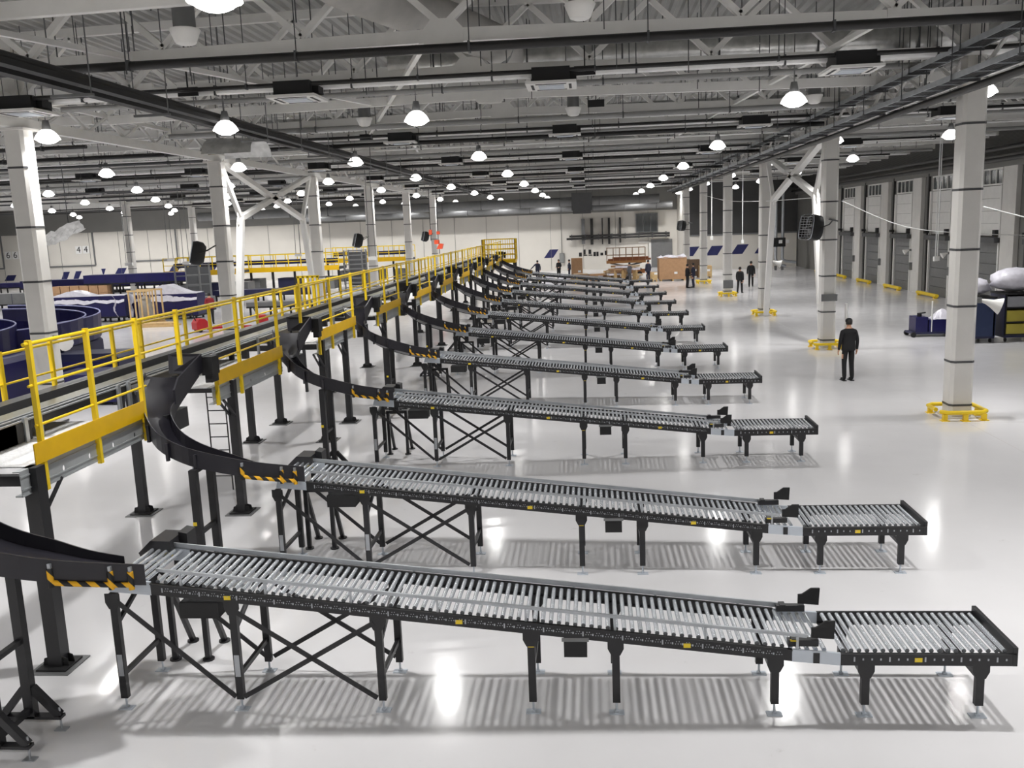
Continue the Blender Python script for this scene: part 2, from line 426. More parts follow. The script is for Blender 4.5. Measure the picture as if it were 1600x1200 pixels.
# ------------------------------------------------------------------ roof trusses
def chordz(x, base): return base - .016*abs(x+2.65)
def truss(x0, x1, y, lab, ridge, detail):
    t = thing('roof_truss', lab, 'truss', ((x0+x1)/2, y, 8.5), 0, 'white roof trusses')
    ox, oz = (x0+x1)/2, 8.5
    def Z(x, b): return (chordz(x, b) if ridge else b-.14) - oz
    xm = -2.65 if ridge else (x0+x1)/2
    for nm, b, h in (('bottom_chord', 8.49, .24), ('top_chord', 10.0, .2)):
        m = MB()
        for a, c in ((x0, xm), (xm, x1)): m.bar((a-ox, 0, Z(a, b)), (c-ox, 0, Z(c, b)), .13, h)
        m.build(nm, WHITE, t)
    n = 8 if x1-x0 > 15 else 4
    st = (x1-x0)/n; web = MB()
    for k in range(n):
        a = x0+k*st; c = a+st; mid = a+st/2
        for p, q in (((a, 8.64), (mid, 9.9)), ((mid, 9.9), (c, 8.64))):
            P = (p[0]-ox, 0, Z(p[0], p[1])); Q = (q[0]-ox, 0, Z(q[0], q[1]))
            if detail: MB().bar(P, Q, .12, .14, (0,1,0)).build('web_diagonal', WHITE, t)
            else: web.bar(P, Q, .11, .13, (0,1,0))
    if not detail:
        o = web.build('web_lattice', WHITE, t); o['kind'] = 'stuff'
    if ridge:
        g = MB(); zz = Z(xm, 8.52)
        prof = [(-.38+xm-ox, zz-.2), (-.3+xm-ox, zz-.26), (.3+xm-ox, zz-.26), (.38+xm-ox, zz-.2), (.38+xm-ox, zz+.08), (.22+xm-ox, zz+.26), (-.22+xm-ox, zz+.26), (-.38+xm-ox, zz+.08)]
        g.prism(prof, 'y', -.095, -.066); g.prism(prof, 'y', .066, .095)
        for q in (-.2, .2): g.lathe([(.02,-.1),(.02,.1)], (xm-ox+q, 0, zz), 6)
        g.build('splice_plate', WHITE, t)
    return t
TY = [13.75 + 4.0*k for k in range(21)]
for k, y in enumerate(TY):
    truss(-13.7, 8.4, y, 'white roof truss over the conveyors, ' + near(k), True, k < 6)
    if k >= 1: truss(8.9, 19.5, y, 'short white roof truss between right columns and dock wall, ' + near(k-1), False, k < 3)
    if k >= 2: truss(-36.2, -14.2, y, 'white roof truss left of the left column row, ' + near(k-2), False, False)
    if k >= 10: truss(-58.7, -36.8, y, 'white roof truss at the far left of the hall, ' + near(k-10), False, False)
for x, nm in ((8.65, 'right'), (-13.95, 'left'), (-36.5, 'far left')):
    t = thing('girder', 'long white girder resting on the %s column row' % nm, 'girder', (x, 55, 7.95), 0, 'column girders')
    MB().box(-.09, .09, -42, 32.5, -.25, .0).build('bottom_beam', WHITE, t)
    MB().box(-.07, .07, -42, 32.5, .46, .56).build('top_beam', WHITE, t)
    b = MB()
    for q in range(37):
        y = -42+2*q
        b.bar((0, y, 0), (0, y+1, .46), .06, .07, (1,0,0)); b.bar((0, y+1, .46), (0, y+2, 0), .06, .07, (1,0,0))
    o = b.build('lattice', WHITE, t); o['kind'] = 'stuff'
    for yy in CYS: MB().box(-.2, .2, yy-55-.2, yy-55+.2, .0, 1.9).build('stub_post', COLM, t)
# cross bracing tubes along the length of the roof
for i, (x0, x1, y0, y1) in enumerate([(-10.5, -6.0, 13.0, 25.75), (-3.0, -8.0, 17.75, 33.75), (5.6, 2.4, 17.75, 57.75), (-6.6, -10.4, 33.75, 61.75), (-12.5, -9.0, 29.75, 41.75)]):
    t = thing('roof_brace', 'slim white diagonal roof brace under the trusses, %s' % ['at the near left', 'left of the ridge', 'over the short conveyor ends', 'over the raised walkway', 'beside the left columns'][i], 'brace', (x0, y0, 8.4), 0, 'diagonal roof braces')
    MB().bar((0,0,0), (x1-x0, y1-y0, 0), .1, .1).build('strut', WHITE, t)
    MB().box(-.12, .12, -.1, .1, -.06, .1).build('end_plate', WHITE, t)

# ------------------------------------------------------------------ services below the roof
def pipe_x(name, lab, y, z, r, m, x0=-13.6, x1=19.2, hang=10, cat='pipe', group=None, n=10, slope=False):
    t = thing(name, lab, cat, ((x0+x1)/2, y, z), 0, group)
    ox = (x0+x1)/2
    MB().tube([(x0-ox, 0, 0), (x1-ox, 0, 0)], r, n).build('pipe_run', m, t)
    for k in range(hang):
        x = x0 + (k+.5)*(x1-x0)/hang - ox
        b = MB().tube([(x, 0, -r*.2), (x, 0, 10.0-z)], .011, 4); b.lathe([(r+.015,-.02),(r+.015,.02)], (0,0,0), 8) if False else None
        b.box(x-.02, x+.02, -r-.012, r+.012, -r-.012, r+.012)
        b.build('hanger_rod', DGREY, t)
    return t
for k in range(7):
    y = 17.3 + 12*k
    pipe_x('service_pipe', '%s service pipe across the roof, ' % ('black' if k < 1 else 'grey') + near(k), y, 8.17, .085, PIPEB if k < 1 else GREYP, -13.6 if k < 2 else -36, group='cross pipes')
for k in range(7):
    y = 21.6 + 12*k
    pipe_x('white_pipe', 'white pipe just under a roof truss, ' + near(k), y-.2, 8.28, .1, PIPEW, -13.6 if k < 2 else -36, group='white cross pipes')
for k, (x, y) in enumerate([(-9.3, 21.4), (.0, 21.4), (.3, 27.2), (-8.0, 33.4)]):
    o = MB().box(-.24, .24, -.03, .03, -.1, .1).box(-.015, .015, -.01, .01, .1, 1.6).build('dark_plate', DARK); o.location = (x, y-.16, 8.27)
    tag(o, 'small dark plate on a white roof pipe, %s' % ['nearer one left of centre', 'nearer one at centre', 'farther one at centre', 'farther one left of centre'][k], 'plate', 'dark plates on roof pipes')
for k in range(6):
    y = 22.3 + 12*k
    pipe_x('service_pipe', 'thin dark pipe linking a row of ceiling cassettes, ' + near(k), y-1.6, 8.22, .05, PIPEB, -13.6, 18, group='cassette pipes', hang=8)
    pipe_x('grey_pipe', 'grey pipe running beside the cassette row, ' + near(k), y+.9, 8.3, .07, GREYP, -13.6, 18.5, group='grey cross pipes', hang=8)
for k in range(6):
    y = 33.2 + 12*k
    if y < 90:
        pipe_x('service_pipe', 'long black pipe under the trusses over both bays, ' + near(k), y-.3, 7.95, .08, PIPEB, -36, 8.2, group='long black cross pipes', hang=14)
for k in range(6):
    y = 28.3 + 12*k
    if y < 90:
        pipe_x('air_duct', 'foil wrapped round air duct between trusses, ' + near(k), y-4.5, 9.05, .3, FOIL, -12.5 if k % 2 else -5, 14, hang=8, cat='duct', group='foil ducts', n=14)
for k in range(9):
    y = 25.6 + 8*k
    pipe_x('cable_tray', 'thin metal cable tray crossing the left bay, ' + near(k), y, 7.6 + .12*(k % 3), .06, DGREY if k % 2 else PIPEB, -58 if k > 3 else -36, -14.4, hang=8, cat='tray', group='left bay cable trays', n=6)
# near duct rising along the hall
for k in range(8):
    y = 29.6 + 8*k
    pipe_x('white_pipe', 'slim white sprinkler pipe across the roof, ' + near(k), y, 8.15, .045, PIPEW, -36, 19, hang=16, group='slim white cross pipes', n=6)
t = thing('air_duct', 'wide fabric covered round duct running down the hall at the roof ridge', 'duct', (-3.6, 17, 9.2))
MB().tube([(-1.6,-4.0,.2),(-.6,.2,.1),(.8,3.4,.0),(1.5,5.2,-.05),(1.7,6.6,-.1)], [.46,.46,.46,.44,.42], 18).build('duct_body', mat('grey_fabric', (176, 174, 170), .6, 0, .08, 3, .3), t)
for p in ((-1.6,-3.9,.2),(.1,1.9,.05),(1.55,5.5,-.05)): MB().tube([(p[0]-.05, p[1]-.05, p[2]), (p[0]+.04, p[1]+.05, p[2])], .48, 18).build('duct_ring', GREYM, t)

for k, (y, z, r, x0, x1) in enumerate([(91.0, 7.0, .45, -40, 7), (93.5, 6.4, .35, -30, 8.5)]):
    pipe_x('air_duct', 'large grey round duct along the top of the back wall, %s one' % ['upper', 'lower'][k], y, z, r, GREYM, x0, x1, hang=12, cat='duct', group='back wall ducts', n=14)
o = MB().box(-1.0, 1.0, -.8, .8, -.8, .9).box(-.9, .9, -.7, .7, -1.1, -.8).box(-.5, -.46, -.02, .02, .9, 3.1).box(.46, .5, -.02, .02, .9, 3.1).build('duct_plenum', DGREY); o.location = (-.6, 91.0, 6.9); tag(o, 'dark box plenum on the large back wall duct', 'plenum')
# longitudinal cable trays
def ladder_tray(name, lab, x, z, y0, y1, wd, dark):
    t = thing(name, lab, 'cable tray', (x, (y0+y1)/2, z), 0, 'long cable trays'); oy = (y0+y1)/2
    for s in (-1, 1): MB().box(s*wd/2-.015, s*wd/2+.015, y0-oy, y1-oy, -.05, .06).build('side_rail', SILVER, t)
    n = int((y1-y0)/.9)
    b = MB()
    for k in range(n): b.box(-wd/2, wd/2, y0-oy+k*.9, y0-oy+k*.9+.04, -.05, -.03)
    o = b.build('rungs', SILVER, t); o['kind'] = 'stuff'
    for k in range(5): MB().tube([(-wd/2+.07+k*(wd-.14)/4, y0-oy, -.0), (-wd/2+.07+k*(wd-.14)/4, y1-oy, .0)], .035, 6).build('cable', DARK, t)
    for k in range(int((y1-y0)/3)):
        y = y0-oy+1+3*k
        b = MB().box(-wd/2-.05, wd/2+.05, y-.025, y+.025, -.1, -.05)
        for s in (-1, 1): b.tube([(s*(wd/2+.03), y, -.1), (s*(wd/2+.03), y, 10-z)], .012, 4)
        b.build('hanger', DGREY, t)
ladder_tray('cable_tray', 'long metal cable ladder beside the right column row', 7.8, 7.55, 10, 88, .5, False)
t = thing('service_pipe', 'black pipe hung under the long cable ladder in the right column row', 'pipe', (8.05, 49, 7.36))
MB().tube([(0, -39, 0), (0, 39, 0)], .085, 8).build('pipe_run', PIPEB, t)
for k in range(26): MB().tube([(0, -38+3*k, 0), (0, -38+3*k, .6)], .012, 4).build('hanger_rod', DGREY, t)
ladder_tray('cable_tray', 'upper metal cable ladder above the right cable ladder', 7.9, 8.15, 10, 88, .4, False)
t = thing('pipe_bundle', 'thick black pipe bundle hung along the hall above the walkway', 'pipes', (-9.15, 50, 7.65))
for dx, dz, ww, hh in ((-.16, 0, .22, .12), (.16, .04, .2, .1)): MB().box(dx-ww/2, dx+ww/2, -41, 38, dz-hh/2, dz+hh/2).build('cable_trunk', DARK, t)
MB().tube([(-.05, -41, .22), (-.05, 38, .22)], .07, 8).build('pipe_run', PIPEB, t)
for k in range(26):
    b = MB().box(-.4, .4, -40+3*k-.03, -40+3*k+.03, -.2, -.15)
    for s in (-1, 1): b.tube([(s*.36, -40+3*k, -.2), (s*.36, -40+3*k, 2.4)], .014, 4)
    b.build('hanger', GREYM, t)

# thin drop rods all over the roof
rod_me = MB().tube([(0,0,0),(0,0,2.0)], .011, 4).mesh('drop_rod', DGREY)
t = thing('drop_rods', 'rows of thin dark drop rods hanging from the roof deck', 'rods', (0, 40, 8.0))
b = MB()
for k in range(420):
    x = random.uniform(-13, 18.5) if random.random() < .7 else random.uniform(-36, -14.5); y = random.uniform(15, 80)
    z0 = random.uniform(-.1, .9); b.bar((x, y-40, z0), (x, y-40, 2.05), .02, .02)
o = b.build('rods', DGREY, t); o['kind'] = 'stuff'

# cassette air conditioners
cas_body = MB().box(-.42,.42,-.42,.42,.05,.36)
cas_body.box(.42,.56,-.2,.2,.1,.26)
cas_body_me = cas_body.mesh('body', DARK)
cp = MB()
cp.box(-.56,.56,-.56,.56,-.01,.05); cas_panel_me = cp.mesh('panel', WHITE)
cg_me = MB().box(-.28,.28,-.28,.28,-.03,-.01).mesh('grille', PLATE)
slot_me = MB().box(-.34,.34,-.03,.03,-.018,-.008).mesh('slot', DARK)
CASX = [-31.5, -25.2, -19.5, -13.22, -6.6, -.75, 5.78, 12.3]
for j in range(6):
    y = 21.0 + 11.8*j
    for i, x in enumerate(CASX):
        if i < 3 and j < 2: continue
        tt = thing('ceiling_cassette', 'ceiling cassette unit with white panel, %s row from the camera, %s from the dock wall' % (ORD[j].replace('nearest', 'first'), ORD[len(CASX)-1-i].replace('nearest', 'first')), 'air conditioner', (x, y, 7.93), 0, 'ceiling cassette units')
        inst('body', cas_body_me, tt); inst('panel', cas_panel_me, tt); inst('grille', cg_me, tt)
        for q in range(4):
            inst('slot', slot_me, tt, ((.0, -.42, 0), (.42, 0, 0), (0, .42, 0), (-.42, 0, 0))[q], (0, 0, q*PI/2))
        MB().tube([(.3,.3,.36),(.3,.3,1.9)], .01, 4).tube([(-.3,.3,.36),(-.3,.3,1.9)], .01, 4).tube([(.3,-.3,.36),(.3,-.3,1.9)], .01, 4).tube([(-.3,-.3,.36),(-.3,-.3,1.9)], .01, 4).build('hanger_rods', DGREY, tt) if (i == 3 and j == 0) else None
# dome speaker / diffusers
dm1 = MB().lathe([(.17,.5),(.17,.06),(.19,.05)], n=18).mesh('drum', GREYM)
dm2 = MB().lathe([(.225,.07),(.235,.05),(.2,-.03),(.155,-.14),(.10,-.165),(.09,-.16),(0,-.16)], n=18).mesh('diffuser', WHITE)
for k, (x, y, z) in enumerate([(-6.15, 14.15, 8.0), (-.05, 14.1, 8.02), (-.35, 26.5, 8.05), (6.3, 26.4, 8.05), (-6.4, 26.5, 8.05)]):
    tt = thing('roof_diffuser', 'white cone shaped air diffuser hanging %s' % ['at the near left by the brightest lamp', 'at the top centre under the first truss', 'behind the first cassette row at centre', 'behind the first cassette row at right', 'behind the first cassette row at left'][k], 'diffuser', (x, y, z), 0, 'cone air diffusers')
    inst('drum', dm1, tt); inst('diffuser', dm2, tt)
# dark junction panels on white pipes

# ------------------------------------------------------------------ roller conveyors
SL = -.1089
def zb(x): return .602 + SL*(x-2.36)         # underside of the sloped frame
LEGX = [-4.515, -3.25, -1.74, -.19, .653, 2.21, 3.075, 4.15]
roll_me = MB().tube([(0,-.41,0),(0,.41,0)], .0228, 10).mesh('roller', ZINC)
def foot_mb():
    return MB().tube([(0,0,.012),(0,0,.16)], .012, 6).box(-.075,.075,-.045,.045,0,.01).box(-.02,.02,-.02,.02,.012,.03)
foot_me = foot_mb().mesh('levelling_foot', PLATE)
def side_rail(x0, x1, z0, z1, y, sloped):
    b = MB(); h = .125
    for ya, yb in ((y-.012, y+.012),):
        b.prism([(x0, z0), (x1, z1), (x1, z1+h), (x0, z0+h)], 'y', ya, yb)
    s = 1 if y < .4 else -1
    b.prism([(x0, z0), (x1, z1), (x1, z1+.012), (x0, z0+.012)], 'y', y, y+s*.045)
    b.prism([(x0, z0+h-.012), (x1, z1+h-.012), (x1, z1+h), (x0, z0+h)], 'y', y-s*.03, y+s*.012)
    return b
def build_conveyor(label, loc, single):
    t = thing('roller_conveyor', label, 'conveyor', loc, 0, 'gravity roller conveyors')
    x0, x1 = -4.07, 2.36
    for y in (-.055, .875):
        r = side_rail(x0, x1, zb(x0), zb(x1), y, True).build('side_rail', BLACK, t)
        if y < 0:
            h = MB()
            n = 64
            for k in range(n):
                x = x0+.12+k*(x1-x0-.2)/n; z = zb(x)+.06
                h.box(x-.007, x+.007, y-.0155, y-.012, z-.01 - (.014 if k % 4 == 0 else 0), z+.01 + (.014 if k % 4 == 0 else 0))
                for dd in (.025, .05, .075): h.box(x+dd, x+dd+.008, y-.0155, y-.012, z-.012, z-.004)
                for dd in (.035, .06): h.box(x+dd, x+dd+.008, y-.0155, y-.012, z+.012, z+.02)
            o = h.build('bolt_row', SILVER, r); o['kind'] = 'stuff'
        r = side_rail(2.82, 4.45, .56, .56, y, False).build('end_section_rail', BLACK, t)
        if y < 0:
            h = MB()
            for k in range(18):
                x = 2.95+k*.083
                h.box(x-.007, x+.007, y-.0155, y-.012, .615-(.014 if k % 4 == 0 else 0), .635+(.014 if k % 4 == 0 else 0))
            o = h.build('bolt_row', SILVER, r); o['kind'] = 'stuff'
        MB().prism([(2.36, .60), (2.82, .56), (2.82, .685), (2.36, .725)], 'y', y-.014, y+.014).build('splice_plate', PLATE, t)
        MB().prism([(-4.515, 1.335), (-4.07, 1.297), (-4.07, 1.437), (-4.47, 1.485)], 'y', y-.014, y+.014).build('entry_plate', PLATE, t)
    MB().box(2.56, 2.62, -.075, -.068, .585, .69).build('latch', BLACK, t)
    # rollers
    pos = []
    n = 84
    for k in range(n):
        x = x0+.05 + k*(x1+.40-x0-.05)/n
        pos.append((x, .41, (zb(x)+.118) if x < x1 else .69))
    for k in range(21):
        x = 2.86 + k*.0755
        pos.append((x, .41, .682))
    for k in range(5): pos.append((-4.46+k*.077, .41, zb(-4.46+k*.077)+.12))
    if single:
        for p in pos: inst('roller', roll_me, t, p)
    else:
        b = MB()
        for p in pos: b.tube([(p[0], 0, p[2]), (p[0], .82, p[2])], .0228, 6)
        o = b.build('roller_bed', ZINC, t); o['kind'] = 'stuff'
    # end stop
    MB().box(4.42, 4.462, -.07, .89, .56, .75).build('end_stop', BLACK, t)
    # guard rails
    for y, dz, xa, hh in ((-.04, .125, -4.0, .032), (.88, .02, -4.42, .05)):
        b = MB(); xb = 2.5
        b.prism([(xa, zb(xa)+.125+dz), (xb, zb(xb)+.125+dz), (xb, zb(xb)+.125+dz+hh), (xa, zb(xa)+.125+dz+hh)], 'y', y-.012, y+.012)
        g = b.build('guard_rail', SILVER, t)
        for k in range(8):
            x = xa+.25+k*.88
            MB().box(x-.012, x+.012, y-.02 if y < .4 else y+.008, y-.008 if y < .4 else y+.02, zb(x)+.06, zb(x)+.13+dz).build('rail_post', SILVER, g)
    # stop paddles
    for y, dx in ((.01, 0), (.81, .05)):
        m_ = MB().box(2.33+dx, 2.62+dx, y-.035, y+.035, .735, .80).box(2.36+dx, 2.42+dx, y-.05, y+.05, .80, .815).build('paddle_mount', BLACK, t)
        MB().prism([(2.555+dx, .815), (2.77+dx, .80), (2.78+dx, .985), (2.69+dx, .985), (2.60+dx, .92), (2.555+dx, .915)], 'y', y-.012, y+.012).build('stop_paddle', DARK, t)
    MB().box(2.345, 2.42, -.06, -.03, .803, .812).build('warning_label', STICK, t)
    # legs
    for i, x in enumerate(LEGX):
        top = (zb(x) if x < 2.36 else .56) + .02
        if i == 0: top = 1.30
        for y in (0, .82):
            l = MB().box(x-.038, x+.038, y-.03, y+.03, .125, top).build('leg', BLACK, t)
            inst('levelling_foot', foot_me, l, (x, y, 0))
            MB().prism([(x-.08, top), (x+.08, top), (x+.08, top-.1), (x+.045, top-.17), (x-.045, top-.17), (x-.08, top-.1)], 'y', y-.036 if y < .4 else y+.03, y-.03 if y < .4 else y+.036).build('leg_bracket', BLACK, l)
        zs = .38 if i > 2 else .36
        MB().box(x-.02, x+.02, .0, .82, zs, zs+.05).build('cross_bar', BLACK, t)
        if i <= 2: MB().bar((x, 0, top-.35), (x, .82, top-.02), .04, .04).build('cross_bar', BLACK, t)
    for y in (.0, .82):
        yy = y-.036 if y < .4 else y+.036
        for p, q in (((LEGX[0]+.04, 1.22), (LEGX[1]-.04, .16)), ((LEGX[1]+.04, 1.1), (LEGX[2]-.05, .16)), ((LEGX[1]+.05, .16), (LEGX[2]-.04, .98))):
            MB().bar((p[0], yy, p[1]), (q[0], yy, q[1]), .012, .05).build('diagonal_brace', BLACK, t)
    # drive boxes and labels
    MB().box(-3.79, -3.38, -.06, .2, 1.04, 1.21).build('drive_box', DARK, t)
    MB().box(.14, .37, -.06, .16, .63, .82).build('drive_box', DARK, t)
    MB().box(.12, .39, -.072, -.068, .80, .84).build('junction_lid', GREYM, t)
    for x, z in ((-3.27, zb(-3.27)+.05), (-.9, zb(-.9)+.05), (1.35, zb(1.35)+.05), (3.55, .62)):
        MB().box(x-.035, x+.035, -.0705, -.068, z-.022, z+.022).build('warning_label', STICK, t)
    MB().box(LEGX[3]-.03, LEGX[3]+.03, -.032, -.03, .72, .77).build('leg_label', STICK, t)
    for i in (0, 1): MB().box(LEGX[i]-.028, LEGX[i]+.028, -.0315, -.03, .38, .62).build('leg_plate', SILVER, t)
    return t
YC = [8.39, 12.045] + [12.045+5.85*k for k in range(1, 10)]
DXC = [-.478] + [0]*10
protoA = build_conveyor('black framed roller conveyor with zinc rollers, nearest the camera', (DXC[0], YC[0], 0), True)
for k in (1, 2): dup(protoA, (0, YC[k], 0), 'black framed roller conveyor with zinc rollers, ' + near(k))
protoB = build_conveyor('black framed roller conveyor with zinc rollers, ' + near(3), (0, YC[3], 0), False)
for k in range(4, 11): dup(protoB, (0, YC[k], 0), 'black framed roller conveyor with zinc rollers, ' + near(k))

# ------------------------------------------------------------------ spiral chutes
def lerp(a, b, t): return tuple(a[i]+(b[i]-a[i])*t for i in range(len(a)))
def cr(P, n):
    out = []
    for i in range(len(P)-1):
        p0 = P[max(i-1, 0)]; p1 = P[i]; p2 = P[i+1]; p3 = P[min(i+2, len(P)-1)]
        for k in range(n):
            t = k/n
            out.append(tuple(.5*((2*p1[j]) + (-p0[j]+p2[j])*t + (2*p0[j]-5*p1[j]+4*p2[j]-p3[j])*t*t + (-p0[j]+3*p1[j]-3*p2[j]+p3[j])*t**3) for j in range(len(p1))))
    out.append(tuple(P[-1])); return out
Y2 = 12.045
# outer x,y,z, inner x,y,z, outer wall, inner wall
CS = [(-7.05,13.5,2.75, -6.32,13.75,2.72, .06,.06), (-6.85,12.95,2.62, -6.3,13.3,2.56, .10,.08), (-6.62,12.4,2.48, -6.3,12.85,2.35, .19,.12),
      (-6.27,11.84,2.33, -6.22,12.5,2.15, .2,.22), (-5.85,11.3,2.15, -5.96,12.22,1.95, .2,.2), (-5.45,11.16,1.98, -5.68,12.27,1.76, .2,.17),
      (-5.09,11.27,1.83, -5.33,12.42,1.6, .2,.14), (-4.63,11.52,1.66, -5.0,12.5,1.49, .19,.1), (-4.05,11.86,1.50, -4.67,12.6,1.40, .18,.08)]
def build_chute(label, loc, first):
    t = thing('spiral_chute', label, 'chute', loc, 0, 'curved black chutes')
    S = cr([tuple([s[0]+5.5, s[1]-Y2, s[2], s[3]+5.5, s[4]-Y2, s[5], s[6], s[7]]) for s in CS], 4)
    if first: S = S[8:]
    rows = []
    for s in S:
        rows.append([lerp(s[0:3], s[3:6], 0), lerp(s[0:3], (s[3], s[4], s[5]), .3), lerp(s[0:3], s[3:6], .7), s[3:6]])
        for q in (1, 2): rows[-1][q] = (rows[-1][q][0], rows[-1][q][1], rows[-1][q][2]-.03)
    MB().sheet(rows, True, .015).build('trough_floor', CHUTEM, t)
    for nm, i, j in (('outer_wall', 0, 6), ('inner_wall', 3, 7)):
        b = MB()
        out = []
        sgn = -1 if i == 0 else 1
        for s in S:
            o = Vector(s[0:3]); n_ = Vector(s[3:6]); d = (n_-o); d.z = 0; d.normalize()
            p = Vector(s[i:i+3]); h = s[j]; q = p + d*sgn*.02
            out.append((p, q, h))
        n = len(out); vs = []
        for p, q, h in out:
            vs += [(p.x,p.y,p.z-.04), (p.x,p.y,p.z+h), (q.x,q.y,q.z+h), (q.x,q.y,q.z-.04)]
        fs = []
        for k in range(n-1):
            a = 4*k; c = a+4
            for u in range(4): fs.append((a+u, a+(u+1)%4, c+(u+1)%4, c+u))
        fs += [(0,1,2,3), (4*n-1,4*n-2,4*n-3,4*n-4)]
        b.add(vs, fs)
        wall = b.build(nm, CHUTEM, t)
        if i == 0:
            for k in range(6, n-7, 4):
                p, q, h = out[k]
                MB().box(q.x-.02, q.x+.02, q.y-.045, q.y, q.z-.09, q.z+h*.75).build('wall_rib', CHUTEM, wall)
            # hazard foam at the outlet
            pts = [out[n-6], out[n-5], out[n-3], out[n-2]]
            hz = MB().tube([(q.x, q.y-.02, q.z-.03) for p, q, h in pts], .028, 8).build('hazard_strip', HAZ, wall)
            for p, q, h in (pts[0], pts[2], pts[3]):
                MB().tube([(q.x, q.y-.02, q.z-.075), (q.x, q.y-.02, q.z+.11)], .03, 8).build('hazard_pad', HAZ, wall)
                MB().box(q.x-.015, q.x+.015, q.y-.03, q.y, q.z+.11, q.z+.16).build('pad_clip', SILVER, wall)
    if not first:
        # hood at the sorter
        h = MB()
        def slab(pts, dx, dy):
            n = len(pts); q = [(p[0]+dx, p[1]+dy, p[2]) for p in pts]
            h.add(list(pts)+q, [tuple(range(n)), tuple(range(n, 2*n))[::-1]] + [(k, k+n, (k+1)%n+n, (k+1)%n) for k in range(n)])
        slab([(-1.40,1.96,3.03),(-.80,1.82,3.04),(-.80,1.82,2.74),(-1.30,1.72,2.74)], .0, .03)
        slab([(-.80,1.82,3.04),(-.80,1.82,2.76),(-.80,1.26,2.60),(-.80,.78,2.42),(-.80,.78,2.64),(-.80,.95,2.80)], .03, .0)
        h.build('hood', CHUTEM, t)
        MB().box(-.80,-.62,1.84,2.12,2.68,2.98).box(-.78,-.66,1.9,2.15,2.55,2.68).build('sensor_box', DARK, t)
        MB().add([(-1.52,.9,2.70),(-1.45,1.4,2.72),(-1.15,.45,2.52),(-1.52,.9,2.68),(-1.45,1.4,2.70),(-1.15,.45,2.50)], [(0,1,2),(5,4,3),(0,2,5,3)]).build('side_plate', BLACK, t)
        MB().box(-.95,-.8,.5,1.2,2.0,2.3).build('under_support', BLACK, t)
    # stand
    px = .21
    for y, top in ((-.42, 1.80), (-.95, 1.86)):
        l = MB().box(px-.05, px+.05, y-.045, y+.045, .14, top).build('leg', BLACK, t)
        b = MB().box(px-.33, px+.33, y-.045, y+.045, .13, .16)
        for s in (-1, 1): b.bar((px+s*.3, y, .16), (px+s*.04, y, .46), .07, .07)
        b.build('foot_frame', BLACK, l)
        b = MB()
        for s in (-1, 1): b.tube([(px+s*.3, y, 0.01), (px+s*.3, y, .24)], .012, 6).box(px+s*.3-.06, px+s*.3+.06, y-.04, y+.04, 0, .012)
        b.build('levelling_feet', SILVER, l)
    MB().box(px-.03, px+.03, -.95, -.42, .95, 1.0).build('cross_bar', BLACK, t)
    MB().box(px-.03, px+.03, -.95, -.42, 1.80, 1.85).build('cross_bar', BLACK, t)
    MB().box(px-.03, px+.03, -.95, -.42, .20, .26).build('cross_bar', BLACK, t)
    MB().tube([(px-.03, -.86, 1.84), (px-.02, -.86, 2.08)], .02, 6).build('hanger_bolt', SILVER, t)
    MB().box(px-.052, px+.0, -.999, -.996, 1.1, 1.15).build('leg_label', STICK, t)
    return t
build_chute('black curved chute at the bottom left, feeding the conveyor nearest the camera', (-5.5-.478, YC[0], 0), True)
chp = build_chute('black curved spiral chute feeding the second conveyor from the camera', (-5.5, YC[1], 0), False)
for k in range(2, 11): dup(chp, (-5.5, YC[k], 0), 'black curved spiral chute feeding the %s conveyor from the camera' % ORD[k])

# scanner hood stands at the head of each conveyor
def build_scanner(label, loc):
    t = thing('scanner_stand', label, 'scanner', loc, 0, 'scanner stands')
    for x in (-.2, .2):
        MB().box(x-.03, x+.03, .0, .06, .02, .95).build('post', BLACK, t)
        MB().bar((x, .06, .92), (x, .5, .02), .055, .055).build('raked_leg', BLACK, t)
        MB().lathe([(.07,0),(.07,.02)], (x, .03, 0), 10).build('foot', BLACK, t); MB().lathe([(.07,0),(.07,.02)], (x, .5, 0), 10).build('foot', BLACK, t)
    MB().box(-.23, .23, .0, .06, .93, .99).build('top_bar', BLACK, t)
    MB().box(-.08, .05, .0, .1, .99, 1.42).build('neck', BLACK, t)
    MB().prism([(-.33,1.38),(.02,1.38),(.04,1.46),(.02,1.56),(-.2,1.57),(-.35,1.43)], 'y', -.26, .12).build('hood', mat('hood_plastic', (50, 50, 53), .35), t)
    MB().prism([(.03,1.26),(.13,1.26),(.13,1.58),(.03,1.6)], 'y', -.05, .18).build('hood_end', BLACK, t)
    MB().box(.0, .05, -.265, -.26, 1.39, 1.43).build('warning_label', STICK, t)
    return t
sp = build_scanner('black scanner hood on a splayed stand at the head of the nearest conveyor', (-4.76, 9.44, 0))
for k in range(1, 11): dup(sp, (-4.76+.478, YC[k]+1.05, 0), 'black scanner hood on splayed stand heading the %s conveyor from the camera' % ORD[k])

